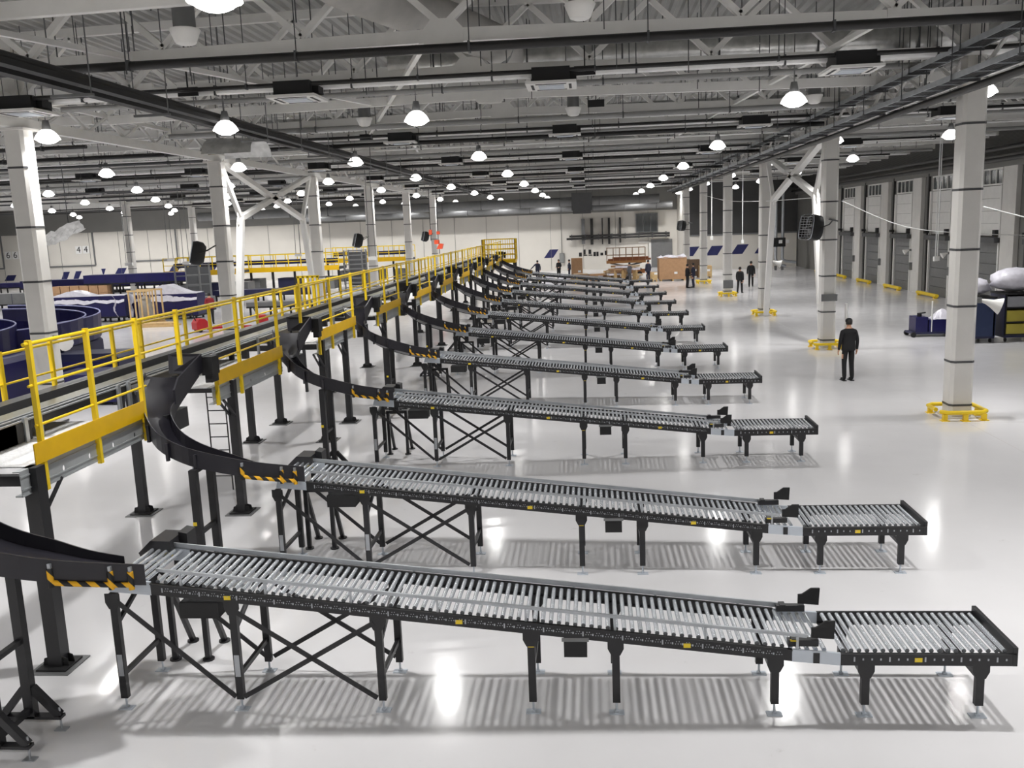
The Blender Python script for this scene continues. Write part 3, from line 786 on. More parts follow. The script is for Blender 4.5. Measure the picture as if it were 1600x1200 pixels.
# ------------------------------------------------------------------ raised sorter and walkway
YS0, YS1 = 9.3, 66.0
SO = thing('sorter', 'long raised sorting conveyor with grey belt and black side panels behind the yellow guardrail', 'sorter', (-7.63, 38, -.05))
def sx(x): return x+7.45
MB().box(sx(-7.06), sx(-7.02), YS0-38, YS1-38, 2.60, 2.72).build('side_panel', BLACK, SO)
for k, (x, z) in enumerate([(-7.02, 2.745), (-7.10, 2.76), (-7.18, 2.765)]):
    MB().box(sx(x)-.018, sx(x)+.018, YS0-38, YS1-38, z-.02, z).build('guide_strip', SILVER, SO)
MB().box(sx(-7.55), sx(-7.25), YS0-38, YS1-38, 2.68, 2.735).build('belt', mat('belt_grey', (128, 127, 116), .35, .2), SO)
MB().box(sx(-7.72), sx(-7.58), YS0-38, YS1-38, 2.62, 2.66).build('return_channel', BLACK, SO)
MB().box(sx(-7.98), sx(-7.74), YS0-38, YS1-38, 2.60, 2.80).build('far_channel', mat('channel_grey', (84, 85, 88), .4, .3), SO)
MB().box(sx(-7.9), sx(-7.1), YS0-38, YS1-38, 2.60, 2.64).build('frame_tray', DARK, SO)
for k in range(11):
    y = YC[k]-2.45 if k else 9.9
    MB().box(sx(-7.03), sx(-6.98), y-38-.35, y-38+.75, 2.48, 2.72).build('drive_cover', DARK, SO)
    MB().box(sx(-7.0), sx(-6.96), y-38+.9, y-38+.97, 2.38, 2.78).build('bracket', SILVER, SO)
    MB().box(sx(-7.0), sx(-6.96), y-38+3.2, y-38+3.27, 2.38, 2.78).build('bracket', SILVER, SO)
# curved return head at the near end
b = MB()
for r0, r1, z0, z1 in ((.0, .95, 2.55, 2.62),):
    n = 14
    rows = []
    for k in range(n+1):
        a = PI + PI*k/n
        rows.append([(sx(-7.55)+.42*math.cos(a)*1.0, YS0-38+.42*math.sin(a), 2.7), (sx(-7.55)+.55*math.cos(a), YS0-38+.55*math.sin(a)*1.1, 2.7)])
    b.sheet(rows, True, .12)
b.build('return_head', BEAMZ, SO)
MB().box(sx(-8.0), sx(-6.95), YS0-38-.7, YS0-38+.1, 2.15, 2.86).build('drive_housing', BLACK, SO)
MB().box(sx(-6.95), sx(-6.7), YS0-38-.2, YS0-38+.25, 2.45, 2.60).build('motor_box', DARK, SO)

WK = thing('walkway', 'raised service walkway with galvanised channel beam and bright tread plates', 'walkway', (-6.6, 38, 0))
def wx(x): return x+6.6
def plate_holes(x, y0, y1, z0, z1, holes, r):
    # vertical plate in the y-z plane with round holes
    b = MB(); ys = [y0]
    for h in holes: ys += [h-.12, h+.12]
    ys.append(y1); zc = (z0+z1)/2 - .03
    th = .006
    for i in range(len(ys)-1):
        a, c = ys[i], ys[i+1]
        if i % 2 == 0 or not holes: b.box(x-th/2, x+th/2, a, c, z0, z1)
        else:
            m_ = (a+c)/2; outer = []; inner = []
            for k in range(8):
                an = PI/8 + k*PI/4
                inner.append((m_+r*.7*math.cos(an), zc+r*math.sin(an)))
            ob = [(c, zc+.05), (m_+.05, z1), (m_-.05, z1), (a, zc+.05), (a, zc-.05), (m_-.05, z0), (m_+.05, z0), (c, zc-.05)]
            cor = {0: (c, z1), 2: (a, z1), 4: (a, z0), 6: (c, z0)}
            for xx in (x-th/2, x+th/2):
                vs = [(xx, p[0], p[1]) for p in ob] + [(xx, p[0], p[1]) for p in inner]
                fs = [(k, (k+1)%8, 8+(k+1)%8, 8+k) for k in range(8)]
                o = len(vs)
                for k, p in cor.items():
                    vs.append((xx, p[0], p[1])); fs.append((k, len(vs)-1, (k+1)%8))
                b.add(vs, fs)
    return b
bays = [(9.05, 11.82)] + [(YC[k]+2.15, YC[k]+5.6) for k in range(1, 10)]
for i, (a, c) in enumerate(bays):
    a -= 38; c -= 38
    m_ = plate_holes(wx(-6.3), a, c, 2.13, 2.42, [a+.25+(c-a-.5)*q/4 for q in range(5)], .035)
    m_.box(wx(-6.38), wx(-6.3), a, c, 2.41, 2.42); m_.box(wx(-6.38), wx(-6.29), a, c, 2.13, 2.145)
    m_.box(wx(-6.297), wx(-6.285), a, c, 2.345, 2.365); m_.box(wx(-6.297), wx(-6.285), a, c, 2.20, 2.215)
    m_.build('channel_beam', BEAMZ, WK)
for a, c in [(9.3, 11.75)] + [(YC[k]+2.2, YC[k]+5.55) for k in range(1, 10)]:
    n = 2
    for q in range(n):
        MB().box(wx(-7.75), wx(-6.4), a-38+(c-a)*q/n+.008, a-38+(c-a)*(q+1)/n-.008, 2.40, 2.415).build('tread_plate', TREAD, WK)
# support legs
LY_ = [9.3, 15.0, 20.4, 22.4, 26.9, 31.8, 37.3, 42.2, 47.6, 53.0, 58.5, 64.0]
for y in LY_:
    for x in (-6.3, -8.15):
        r_ = .085 if y < 10 else .07
        top = 2.42 if x > -7 else 2.5
        l = MB().box(wx(x)-r_, wx(x)+r_, y-38-r_, y-38+r_, .03, top).build('support_leg', BLACK, WK)
        b = MB().box(wx(x)-.18, wx(x)+.18, y-38-.18, y-38+.18, .015, .035)
        for s in (-1, 1):
            b.prism([(wx(x)+s*r_, .03), (wx(x)+s*.16, .03), (wx(x)+s*.14, .12), (wx(x)+s*r_, .14)], 'y', y-38-.06, y-38-.05)
            b.prism([(wx(x)+s*r_, .03), (wx(x)+s*.16, .03), (wx(x)+s*.14, .12), (wx(x)+s*r_, .14)], 'y', y-38+.05, y-38+.06)
        b.build('base_plate', DARK, l)
        MB().box(wx(x)-.24, wx(x)+.24, y-38-.24, y-38+.24, 0, .015).build('grout_pad', GREYM, l)
    MB().box(wx(-8.15), wx(-6.3), y-38-.05, y-38+.05, 2.2, 2.32).build('cross_beam', BLACK, WK)
    s = 1 if y < 10 else -1
    for dx in ((-.05, .05) if y > 10 else (0,)):
        MB().bar((wx(-6.3)+dx, y-38, 1.75), (wx(-6.3)+dx, y-38+s*.5, 2.15), .035, .035).build('knee_brace', BLACK, WK)
# short hangers below the sorter
for k in range(24):
    y = 13.0+k*2.2-38
    MB().box(wx(-7.3), wx(-7.22), y, y+.09, 2.2, 2.6).build('hanger_post', BLACK, WK)

# guardrails
def guardrail(label, x, y0, a, c, posts, z1, zm, toe, xo, lo=None, group='yellow guardrails'):
    t = thing('guardrail', label, 'guardrail', (x, y0, 0), 0, group)
    for p, zlo, zhi in posts:
        MB().box(-.028, .028, p-.028, p+.028, zlo, zhi).build('post', YEL, t)
    MB().tube([(.0, a, z1-.04), (.0, c, z1-.04)], .022, 8).build('top_rail', YEL, t)
    MB().tube([(.0, a, zm), (.0, c, zm)], .017, 8).build('mid_rail', YEL, t)
    if lo: MB().tube([(.0, lo[1], lo[0]), (.0, lo[2], lo[0])], .017, 8).build('low_rail', YEL, t)
    if toe: MB().box(xo-.006, xo+.006, toe[2], toe[3], toe[0], toe[1]).build('toe_board', TOE, t)
    return t
guardrail('yellow guardrail section with toe board along the walkway front, nearest the camera', -6.27, 9.46, -.1, 2.5,
          [(0, 2.1, 3.83), (1.16, 2.1, 3.83), (2.38, 2.1, 3.83)], 3.83, 3.32, (2.44, 2.68, -.2, 2.33), .035, (2.86, -.06, 2.5), 'front guardrail sections')
for i in range(1, 10):
    guardrail('yellow guardrail section with toe board along the walkway front, ' + near(i), -6.27, YC[i], -.08, 5.75,
          [(1.05, 2.98, 3.83), (2.3, 2.1, 2.7), (3.35, 2.1, 3.83), (5.38, 2.1, 3.83)], 3.83, 3.32, (2.44, 2.68, 2.28, 5.5), .035, (2.86, 2.2, 5.5), 'front guardrail sections')
for i in range(10):
    guardrail('yellow guardrail section along the far side of the sorter, ' + near(i), -8.25, 11.77 + 5.85*i, -.2, 5.62,
          [(0, 2.3, 3.42), (1.2, 2.3, 3.42), (3.0, 2.3, 3.42), (4.0, 2.3, 3.42)], 3.42, 2.95, (2.36, 2.5, -.2, 5.6), 0, None, 'rear guardrail sections')
guardrail('short yellow guardrail at the left frame edge behind the sorter end', -8.25, 8.7, -.1, 2.7, [(0, 2.3, 3.42), (1.6, 2.3, 3.42)], 3.42, 2.95, None, 0, None, 'rear guardrail sections')
# end cage
t = thing('mesh_cage', 'tall yellow mesh cage at the far end of the sorter', 'cage', (-6.6, 67.0, 0))
MB().box(-1.2, 1.2, -.9, .9, 2.2, 2.4).build('deck', TOE, t)
for x0, y0, x1, y1 in ((-1.2,-.9,1.2,-.9), (-1.2,.9,1.2,.9), (-1.2,-.9,-1.2,.9), (1.2,-.9,1.2,.9)):
    b = MB()
    n = 14
    for k in range(n+1):
        x = x0+(x1-x0)*k/n; y = y0+(y1-y0)*k/n; r = .03 if k in (0, n) else .012
        b.box(x-r, x+r, y-r, y+r, 2.4, 3.95)
    for z in (2.42, 2.8, 3.2, 3.55, 3.93): b.bar((x0,y0,z), (x1,y1,z), .03, .05)
    b.build('mesh_panel', YEL, t)
for x in (-1.1, 1.1):
    for y in (-.8, .8): MB().box(x-.07, x+.07, y-.07, y+.07, 0, 2.2).build('leg', BLACK, t)
# ladders under the walkway
for k, y in enumerate((14.75,)):
    t = thing('ladder', 'thin black vertical ladder hanging under the walkway behind a support leg', 'ladder', (-7.2, y+1.6, 0), 0)
    for s in (-.18, .18): MB().tube([(s, 0, .02), (s, 0, 2.3)], .014, 6).build('stile', BLACK, t)
    for q in range(8): MB().tube([(-.18, 0, .3+.26*q), (.18, 0, .3+.26*q)], .011, 6).build('rung', BLACK, t)

# ------------------------------------------------------------------ back wall marks and fittings
def plate_poly(name, lab, cat, pts, y, m, group=None, th=.012):
    cx = sum(p[0] for p in pts)/len(pts); cz = sum(p[1] for p in pts)/len(pts)
    o = MB().prism([(p[0]-cx, p[1]-cz) for p in pts], 'y', -th, 0).build(name, m)
    o.location = (cx, y, cz); return tag(o, lab, cat, group)
G = 'blue wall parallelograms'
for pts, y, lab in [
    ([(9.05,1.33),(9.6,2.22),(10.61,2.22),(10.0,1.33)], 88.49, 'blue slanted panel on the white wall behind the farthest right column'),
    ([(11.22,1.33),(11.77,2.22),(12.86,2.22),(12.31,1.33)], 88.49, 'blue slanted panel on the white wall, first right of the boxes'),
    ([(13.6,1.37),(14.2,2.27),(15.27,2.27),(14.67,1.37)], 88.49, 'blue slanted panel on the white wall behind two walking people'),
    ([(15.81,1.37),(16.35,2.21),(17.4,2.21),(16.9,1.37)], 88.49, 'blue slanted panel on the white wall beside the right bracing'),
    ([(-4.76,1.36),(-4.12,2.23),(-3.2,2.23),(-3.81,1.36)], 95.99, 'lone blue slanted panel on the white wall left of the grey cabinet'),
    ([(-65.4,.93),(-64.95,1.55),(-63.91,1.55),(-64.3,.93)], 95.99, 'blue slanted panel under the number 66'),
    ([(-63.3,.75),(-62.7,1.5),(-61.6,1.5),(-62.2,.75)], 95.99, 'blue slanted panel half hidden behind the nearest left column'),
    ([(-58.74,.76),(-58.31,1.7),(-57.6,1.7),(-58.1,.76)], 95.99, 'narrow blue slanted panel, left one of a pair under the number 44'),
    ([(-57.3,.86),(-56.89,1.73),(-56.2,1.73),(-56.7,.86)], 95.99, 'narrow blue slanted panel, right one of a pair under the number 44'),
    ([(-53.93,1.9),(-53.4,1.9),(-53.76,1.1)], 95.99, 'small blue triangular mark on the white wall'),
    ([(-52.49,1.13),(-51.96,1.91),(-50.96,1.91),(-51.46,1.13)], 95.99, 'blue slanted panel left of the second far column'),
    ([(-46.3,1.15),(-45.62,2.03),(-44.6,2.03),(-45.3,1.15)], 95.99, 'blue slanted panel behind the grey frame tower'),
    ([(-42.0,1.3),(-41.3,2.15),(-40.3,2.15),(-41.0,1.3)], 95.99, 'blue slanted panel right of the grey frame tower')]:
    plate_poly('wall_panel', lab, 'wall panel', pts, y, PBLUE, G)
def text_mesh(txt, size, m, parent, loc, rot):
    cu = bpy.data.curves.new('numeral', 'FONT'); cu.body = txt; cu.size = size; cu.align_x = 'CENTER'; cu.align_y = 'CENTER'; cu.extrude = .004
    cu.materials.append(m)
    tmp = bpy.data.objects.new('numeral_tmp', cu); COL.objects.link(tmp)
    me = bpy.data.meshes.new_from_object(tmp.evaluated_get(bpy.context.evaluated_depsgraph_get()))
    bpy.data.objects.remove(tmp)
    return inst('numeral', me, parent, loc, rot)
for n, x, z in (('66', -64.15, 3.72), ('44', -55.85, 4.05)):
    t = thing('number_sign', 'two white squares with the number %s %s' % (n, 'at the left frame edge' if n == '66' else 'right of the nearest left column'), 'sign', (x, 95.98, z), 0, 'wall numbers')
    for s in (-1, 1):
        p = MB().box(s*.42-.36, s*.42+.36, -.012, 0, -.42, .42).build('backing', SIGNW, t)
        text_mesh(n[0], .95, INK, p, (s*.42, -.02, 0), (PI/2, 0, 0))
for k, (x, w_, z0, z1) in enumerate([(-67.2, 4.0, 2.3, 6.5), (-57.2, 5.4, 2.3, 6.7), (-47.5, 5, 2.6, 6.7)]):
    t = thing('trim_%d' % (k+1), None, None, (x, 95.95, 0)); tag(t, kind='structure')
    for a in (-w_/2, w_/2): MB().box(a-.08, a+.08, -.04, .04, z0, z1).build('gate_post', GREYM, t)
    MB().box(-w_/2, w_/2, -.04, .04, z0-.08, z0+.08).build('gate_sill', GREYM, t)
# pipes on the back wall, centre
t = thing('wall_pipes', 'two long black horizontal pipes on brackets across the back wall at right', 'pipes', (3, 95.4, 3.4))
for z, a in ((.12, -5.0), (-.14, -5.3)): MB().tube([(a, 0, z), (5.4, 0, z-.0)], .11, 8).build('pipe_run', PIPEB, t)
for k in range(8): MB().box(-4.8+1.4*k, -4.72+1.4*k, -.1, .6, -.3, .3).build('bracket', DGREY, t)
for k, (x, w_, z0) in enumerate([(-.55, .35, 2.7), (.35, .3, 2.6), (1.45, .12, 2.6), (2.15, .22, 2.6), (3.3, .18, 2.7)]):
    o = MB().box(-w_/2, w_/2, -.2, .2, 0, 5.3-z0).build('drop_pipe', PIPEB if k != 0 else GREYM); o.location = (x, 95.7, z0)
    tag(o, 'dark vertical pipe dropping to the black wall pipes, %s from the left' % ['first', 'second', 'third', 'fourth', 'fifth'][k], 'pipe', 'vertical wall pipes')
t = thing('window_1', None, None, (6.08, 95.9, 4.65)); tag(t, kind='structure')
MB().box(-1.15, 1.15, -.05, .05, -.98, -.9).box(-1.15, 1.15, -.05, .05, .9, .98).box(-1.15, -1.07, -.05, .05, -.9, .9).box(1.07, 1.15, -.05, .05, -.9, .9).box(-.4, -.34, -.05, .05, -.9, .9).box(.34, .4, -.05, .05, -.9, .9).build('window_frame', GREYM, t)
for k in range(3): MB().box(-1.07+.74*k, -.42+.74*k, -.01, .01, -.9, .9).build('pane', GLASS, t)
t = thing('door_8', None, None, (7.4, 95.9, 0)); tag(t, kind='structure')
MB().box(-1.1, -.9, -.06, .06, 0, 2.7).box(-2.2, -.9, -.06, .06, 2.6, 2.72).build('door_frame', WHITE, t)
MB().box(-.9, 1.3, -.02, .06, 0, 2.9).build('door_leaf', GREYM, t)
o = MB().box(-.4, .1, -.25, 0, 0, 1.0).build('cabinet', GREYM); o.location = (-2.7, 95.98, .8); tag(o, 'grey electrical cabinet on the back wall below a thin conduit', 'cabinet')
MB().box(-.17, -.13, -.12, -.05, 1.0, 5.05).build('conduit', DGREY, o); MB().box(-.35, .05, -.26, -.25, .05, .95).build('door', mat('cabinet_door', (140, 142, 140), .5), o)
for k, (x, z, w_, h) in enumerate([(-.9, 1.6, .3, .42), (-.45, 1.85, .2, .5), (-.38, 1.5, .4, .1), (.1, 1.85, .28, .45), (.15, 1.5, .4, .1), (.6, 1.6, .25, .45), (.9, 1.6, .22, .45), (1.35, 1.58, .28, .28), (1.8, 1.68, .26, .45)]):
    o = MB().box(-w_/2, w_/2, -.02, 0, -h/2, h/2).build('notice_board', INK); o.location = (x, 95.98, z)
    tag(o, 'small dark notice on the back wall, %s from the left in its row' % ['first', 'second', 'third', 'fourth', 'fifth', 'sixth', 'seventh', 'eighth', 'ninth'][k], 'notice', 'dark notices on the back wall')

# ------------------------------------------------------------------ people
def person(label, loc, rz, h, top, trous, pose='stand', cap=None, hair=True):
    t = thing('person', label, 'person', loc, rz)
    V = []; E_ = []; R = []; K = []      # K: 0 top, 1 trousers, 2 skin, 3 shoes
    def v(p, r, k, par=None):
        V.append(p); R.append(r if isinstance(r, tuple) else (r, r)); K.append(k)
        if par is not None: E_.append((par, len(V)-1))
        return len(V)-1
    pel = v((0,0,.96), (.165,.125), 1)
    bel = v((0,.0,1.10), (.17,.125), 0, pel); ch = v((0,-.005,1.28), (.18,.13), 0, bel); uc = v((0,-.01,1.41), (.13,.1), 0, ch)
    nk = v((0,0,1.50), .058, 2, uc); h0 = v((0,.01,1.575), (.07,.075), 2, nk); h1 = v((0,.02,1.66), (.078,.098), 2, h0); h2 = v((0,.012,1.725), (.06,.075), 2, h1)
    v((0,.118,1.635), .014, 2, h1)
    for s in (-1, 1): v((s*.088,.0,1.64), .018, 2, h1)
    for s in (-1, 1):
        sh = v((s*.185,-.005,1.40), .075, 0, uc)
        if pose == 'stand' or (pose == 'walk') or (pose == 'reach' and s == 1): a = [(s*.245,-.03,1.14), (s*.26,.03,.90)]
        elif pose == 'reach': a = [(s*.40,.06,1.18), (s*.58,.14,1.0)]
        else: a = [(s*.25,-.04,1.15), (s*.17,.17,1.08)]
        if pose == 'walk': a = [(a[0][0], -.03-s*.06, a[0][2]), (a[1][0], .03-s*.14, a[1][2])]
        el = v(a[0], .056, 0, sh); wr = v(a[1], .045, 0, el)
        d = (Vector(a[1])-Vector(a[0])).normalized()
        wp = Vector(a[1]) + d*.03; cuff = v(tuple(wp), .03, 2, wr); pm = v(tuple(wp+d*.06), (.034,.026), 2, cuff)
        side = Vector((0,1,0)) if abs(d.y) < .7 else Vector((1,0,0))
        inn = Vector((-s,0,0))
        for q in range(4):
            b0 = wp + d*.085 + side*(.026-.0175*q); L = (.036,.042,.039,.03)[q]
            f1 = v(tuple(b0), .0105, 2, pm); f2 = v(tuple(b0+d*L+inn*.006), .0095, 2, f1); v(tuple(b0+d*L*1.75+inn*.022), .008, 2, f2)
        th = v(tuple(wp+d*.045+side*.035), .012, 2, pm); v(tuple(wp+d*.08+side*.05+inn*.012), .009, 2, th)
        step = .16*s if pose == 'walk' else 0
        hp = v((s*.095,0,.90), (.105,.11), 1, pel); kn = v((s*.105,.02+step*.6,.51), .078, 1, hp); an = v((s*.11,-.03+step,.14), .07, 1, kn)
        he = v((s*.11,-.045+step,.06), .048, 3, an); bl = v((s*.118,.09+step,.045), (.048,.04), 3, he); v((s*.12,.17+step,.038), (.04,.032), 3, bl)
    me = bpy.data.meshes.new('body'); me.from_pydata(V, E_, [])
    o = bpy.data.objects.new('body_tmp', me); COL.objects.link(o)
    sk = o.modifiers.new('skin', 'SKIN'); sk.branch_smoothing = .4; sk.use_smooth_shade = True
    for i, sv in enumerate(me.skin_vertices[0].data):
        sv.radius = R[i]; sv.use_root = (i == 0)
    ss = o.modifiers.new('sub', 'SUBSURF'); ss.levels = 1; ss.render_levels = 1
    dg = bpy.context.evaluated_depsgraph_get()
    m2 = bpy.data.meshes.new_from_object(o.evaluated_get(dg))
    bpy.data.objects.remove(o)
    zs = [q.co.z for q in m2.vertices]; z0 = min(zs); zsc = h/(max(zs)-z0)
    m2.materials.clear()
    for mm in (top, trous, SKIN, JBLACK): m2.materials.append(mm)
    vv = [Vector(p) for p in V]
    for p in m2.polygons:
        c = p.center; best = min(range(len(vv)), key=lambda i: (vv[i]-c).length - max(R[i])*.55)
        k = K[best]
        if c.z > 1.47 and abs(c.x) < .12: k = 2
        p.material_index = k; p.use_smooth = True
    for q in m2.vertices: q.co = Vector((q.co.x*zsc*.98, q.co.y*zsc*.98, (q.co.z-z0)*zsc))
    inst('body', m2, t)
    Z = lambda z: (z-z0)*zsc
    hb = MB()
    if cap:
        hb.lathe([(.098,0),(.102,.03),(.09,.075),(.06,.105),(.0,.115)], (0,.012,Z(1.655)), 14)
        hb.add([(-.07,.09,Z(1.665)),(.07,.09,Z(1.665)),(.05,.17,Z(1.655)),(-.05,.17,Z(1.655))], [(0,1,2,3),(3,2,1,0)])
        hb.build('cap', cap, t)
    hh = MB().lathe([(.086,0),(.094,.05),(.096,.09),(.08,.14),(.045,.165),(0,.172)], (0,-.004,Z(1.585)), 14)
    hh.build('hair', HAIR, t)
    for s in (-1, 1): MB().lathe([(0,-.008),(.008,0),(0,.008)], (s*.032, .108, Z(1.662)), 8).build('eye', INK, t)
    MB().box(-.024, .024, .108, .116, Z(1.598), Z(1.606)).build('mouth', mat('lip', (150, 90, 80), .6, 0, 0), t)
    jk = MB(); rows = []
    for z, rx, ry in ((.86, .205, .15), (.98, .20, .15), (1.1, .192, .145), (1.22, .2, .15), (1.32, .205, .15)):
        rows.append([(rx*math.cos(2*PI*k/16), ry*math.sin(2*PI*k/16)-.003, Z(z)) for k in range(17)])
    jk.sheet(rows, True); jk.build('jacket', top, t)
    for s in (-1, 1):
        step = .16*s if pose == 'walk' else 0
        MB().box(s*.113-.05, s*.113+.05, -.10+step, .2+step, 0, .022).build('shoe_sole', DARK, t)
    return t
person('person seen from behind in black clothes and cap, standing alone near the right columns', (7.53, 26.85, 0), .12, 1.80, JBLACK, JBLACK, 'stand', JBLACK)
person('person in dark jacket with bag strap walking away, nearer of two by right column', (9.72, 59.5, 0), -.4, 1.66, JBLACK, JBLACK, 'walk')
person('person in black jacket walking away, farther of two by the third right column', (11.35, 64.8, 0), -.2, 1.75, JBLACK, JBLACK, 'walk')
person('person in dark clothes on the left of two talking beside the big carton', (6.98, 65.3, 0), -1.3, 1.68, JBLACK, JBLACK, 'fold')
person('person in navy jacket on the right of two talking beside the big carton', (7.42, 65.6, 0), 1.2, 1.72, JNAVY, JNAVY, 'stand')
person('person in navy work clothes standing before the wooden pile', (4.69, 73.0, 0), .6, 1.74, JNAVY, JNAVY, 'stand')
person('person in grey clothes bending over the pile of crates', (3.2, 72.8, 0), .9, 1.6, JGREY, JGREY, 'fold')
person('person in navy shirt reaching out an arm behind the farthest conveyor', (-4.6, 80.5, 0), .3, 1.72, JNAVY, JNAVY, 'reach')
person('person in black vest standing left of two by the tall carton', (-2.7, 80.3, 0), 2.6, 1.74, JBLACK, JBLACK, 'fold')
person('person in navy jacket standing right of two by the tall carton', (-1.75, 79.5, 0), 1.7, 1.74, JNAVY, JNAVY, 'reach')
person('person in red shirt working among the blue machines at left', (-21.6, 49.5, 0), .3, 1.74, JRED, JBLACK, 'fold')

# ------------------------------------------------------------------ boxes and lift at the back
def crate(name, lab, cat, loc, dx, dy, dz, m, film=False, rz=0, flaps=True):
    t = thing(name, lab, cat, loc, rz)
    MB().box(-dx/2, dx/2, -dy/2, dy/2, .12, dz).build('body', m, t)
    b = MB()
    for k in (-1, 0, 1): b.box(k*dx*.42-.06, k*dx*.42+.06, -dy/2, dy/2, 0, .12)
    b.build('pallet', WOOD, t)
    MB().box(-dx/2-.004, dx/2+.004, -.04, .04, .2, dz+.004).build('tape', mat('tape', (150, 116, 80), .4), t)
    MB().box(.1, .35, -dy/2-.006, -dy/2, .55, .72).build('label', SIGNW, t)
    if film:
        rows = []
        for i in range(9):
            y = -dy/2-.04 + (dy+.08)*i/8
            rows.append([(-dx/2-.04+(dx+.08)*j/12, y, dz+.02+.14*math.sin(j*1.1+i)*math.sin(i*.9)*(1 if 0 < j < 12 else 0)+.06*random.random() - (.1 if j in (0, 12) or i in (0, 8) else 0)) for j in range(13)])
        MB().sheet(rows, False, .01).build('plastic_film', FILM, t)
    return t
crate('carton', 'big brown carton on a pallet with loose white film on top', 'carton', (6.72, 74.6, 0), 2.2, 2.0, 1.9, CARD, True)
crate('carton', 'tall brown carton standing behind two people near the back wall', 'carton', (-1.1, 81.2, 0), 1.0, 1.0, 1.8, CARD)
crate('carton', 'small pale carton at the foot of the big carton', 'carton', (5.1, 73.8, 0), .7, .8, .75, WOOD)
crate('carton', 'tan crate on the floor behind the farthest right columns', 'crate', (9.6, 76.3, 0), 1.0, 1.0, 1.0, WOOD)
crate('carton', 'dark brown stack right of the big carton', 'crate', (8.6, 77.2, 0), 1.3, 1.0, 1.5, mat('brown_stack', (96, 78, 62), .8))
for k in range(30):
    left = k < 9
    x = random.uniform(-1.5, .7) if left else random.uniform(1.3, 4.1); y = random.uniform(76.2, 78.2)
    lay = k % 3 if left else k % 6
    t = thing('timber_bundle', 'loose timber or packing piece in the %s heap behind the farthest conveyors' % ('low left' if left else 'tall right'), 'timber', (x, y, 0), random.uniform(-.5, .5), 'low heap of timber' if left else 'tall heap of timber')
    b = MB(); L = random.uniform(.8, 1.7)*(1-.06*lay); z0 = .04 + .2*lay
    for q in range(3): b.box(-L/2, L/2, q*.22-.3, q*.22-.12, z0, z0+.15)
    b.build('boards', (WOOD, CARD, mat('pale_wood', (206, 186, 156), .8), mat('dark_wood', (124, 98, 76), .8), FILM)[(k*7+lay) % 5], t)
    MB().box(-.06, .06, -.3, .32, 0, z0).build('bearer', WOOD, t)
for k, x in enumerate((-3.6, -2.2, 2.2)):
    rows = []
    t = thing('film_heap', 'heap of crumpled white packing film on the floor, %s from the left' % ['first', 'second', 'third'][k], 'packing film', (x, 79.0, 0), 0, 'white film heaps')
    for i in range(7):
        rows.append([(-.6+1.2*j/8, -.5+i/6, max(0.0, .55*math.cos((j-4)/8*PI*.95)*math.sin(i/6*PI) + .09*random.random()*(0 < j < 8 and 0 < i < 6))) for j in range(9)])
    MB().sheet(rows, False, .005).build('film', FILM, t)
t = thing('scissor_lift', 'scissor lift with a railed platform carrying long brown boards', 'lift', (3.3, 82, 0))
MB().box(-1.7, 1.7, -.5, .5, .25, .6).build('chassis', ORANGE if False else mat('lift_brown', (150, 96, 52), .5), t)
for s in (-1.2, 1.2):
    for q in (-.45, .45): MB().tube([(s, q-.06, .22), (s, q+.06, .22)], .22, 12).build('wheel', DARK, t)
for s in (-.4, .4):
    MB().bar((-1.4, s, .6), (1.4, s, 1.2), .06, .1).build('scissor_arm', DGREY, t); MB().bar((1.4, s, .6), (-1.4, s, 1.2), .06, .1).build('scissor_arm', DGREY, t)
MB().box(-1.75, 1.75, -.55, .55, 1.2, 1.42).build('platform', mat('lift_tan', (164, 116, 66), .5), t)
b = MB()
for k in range(7):
    for s in (-.52, .52): b.box(-1.72+.57*k, -1.68+.57*k, s-.02, s+.02, 1.42, 2.55)
for z in (1.9, 2.53):
    for s in (-.52, .52): b.box(-1.74, 1.74, s-.02, s+.02, z, z+.045)
b.build('railing', mat('lift_rail', (150, 122, 96), .5), t)
o = MB().box(-1.9, 1.9, -.4, .3, 0, .16).box(-1.5, 1.7, -.3, .3, .16, .3).build('board_stack', mat('red_brown', (136, 84, 54), .7)); o.location = (3.6, 81.9, 1.42)
tag(o, 'long brown boards lying on the lift platform', 'boards')

# ------------------------------------------------------------------ right side: carts, fans, conduits
def cart(lab, loc, w_, d, h, m, crates):
    t = thing('roll_cart', lab, 'cart', loc, 0, 'blue roll carts')
    MB().box(-w_/2, w_/2, -d/2, d/2, .16, .24).build('base', DBLUE, t)
    for sx_ in (-1, 1):
        MB().box(sx_*w_/2-.02, sx_*w_/2+.02, -d/2, d/2, .24, h).build('side_panel', m, t)
        for sy in (-1, 1):
            MB().box(sx_*(w_/2-.03)-.03, sx_*(w_/2-.03)+.03, sy*(d/2-.03)-.03, sy*(d/2-.03)+.03, .24, h+.06).build('corner_post', DARK, t)
            MB().tube([(sx_*(w_/2-.1)-.025, sy*(d/2-.1), .08), (sx_*(w_/2-.1)+.025, sy*(d/2-.1), .08)], .08, 12).build('castor', DARK, t)
    MB().box(-w_/2, w_/2, d/2-.03, d/2, .24, h).build('back_panel', m, t)
    if not crates: MB().box(-w_/2, w_/2, -d/2, -d/2+.03, .24, h).build('front_panel', m, t)
    MB().box(-w_/2-.03, w_/2+.03, -d/2-.03, d/2+.03, h, h+.06).build('top_rim', DARK, t)
    for z0, z1, mm in crates:
        MB().box(-w_/2+.07, w_/2-.07, -d/2-.02, d/2-.1, z0, z1).build('crate', mm, t)
        MB().box(-w_/2+.04, w_/2-.04, -d/2-.03, d/2-.1, z0-.05, z0).build('shelf', DARK, t)
    return t
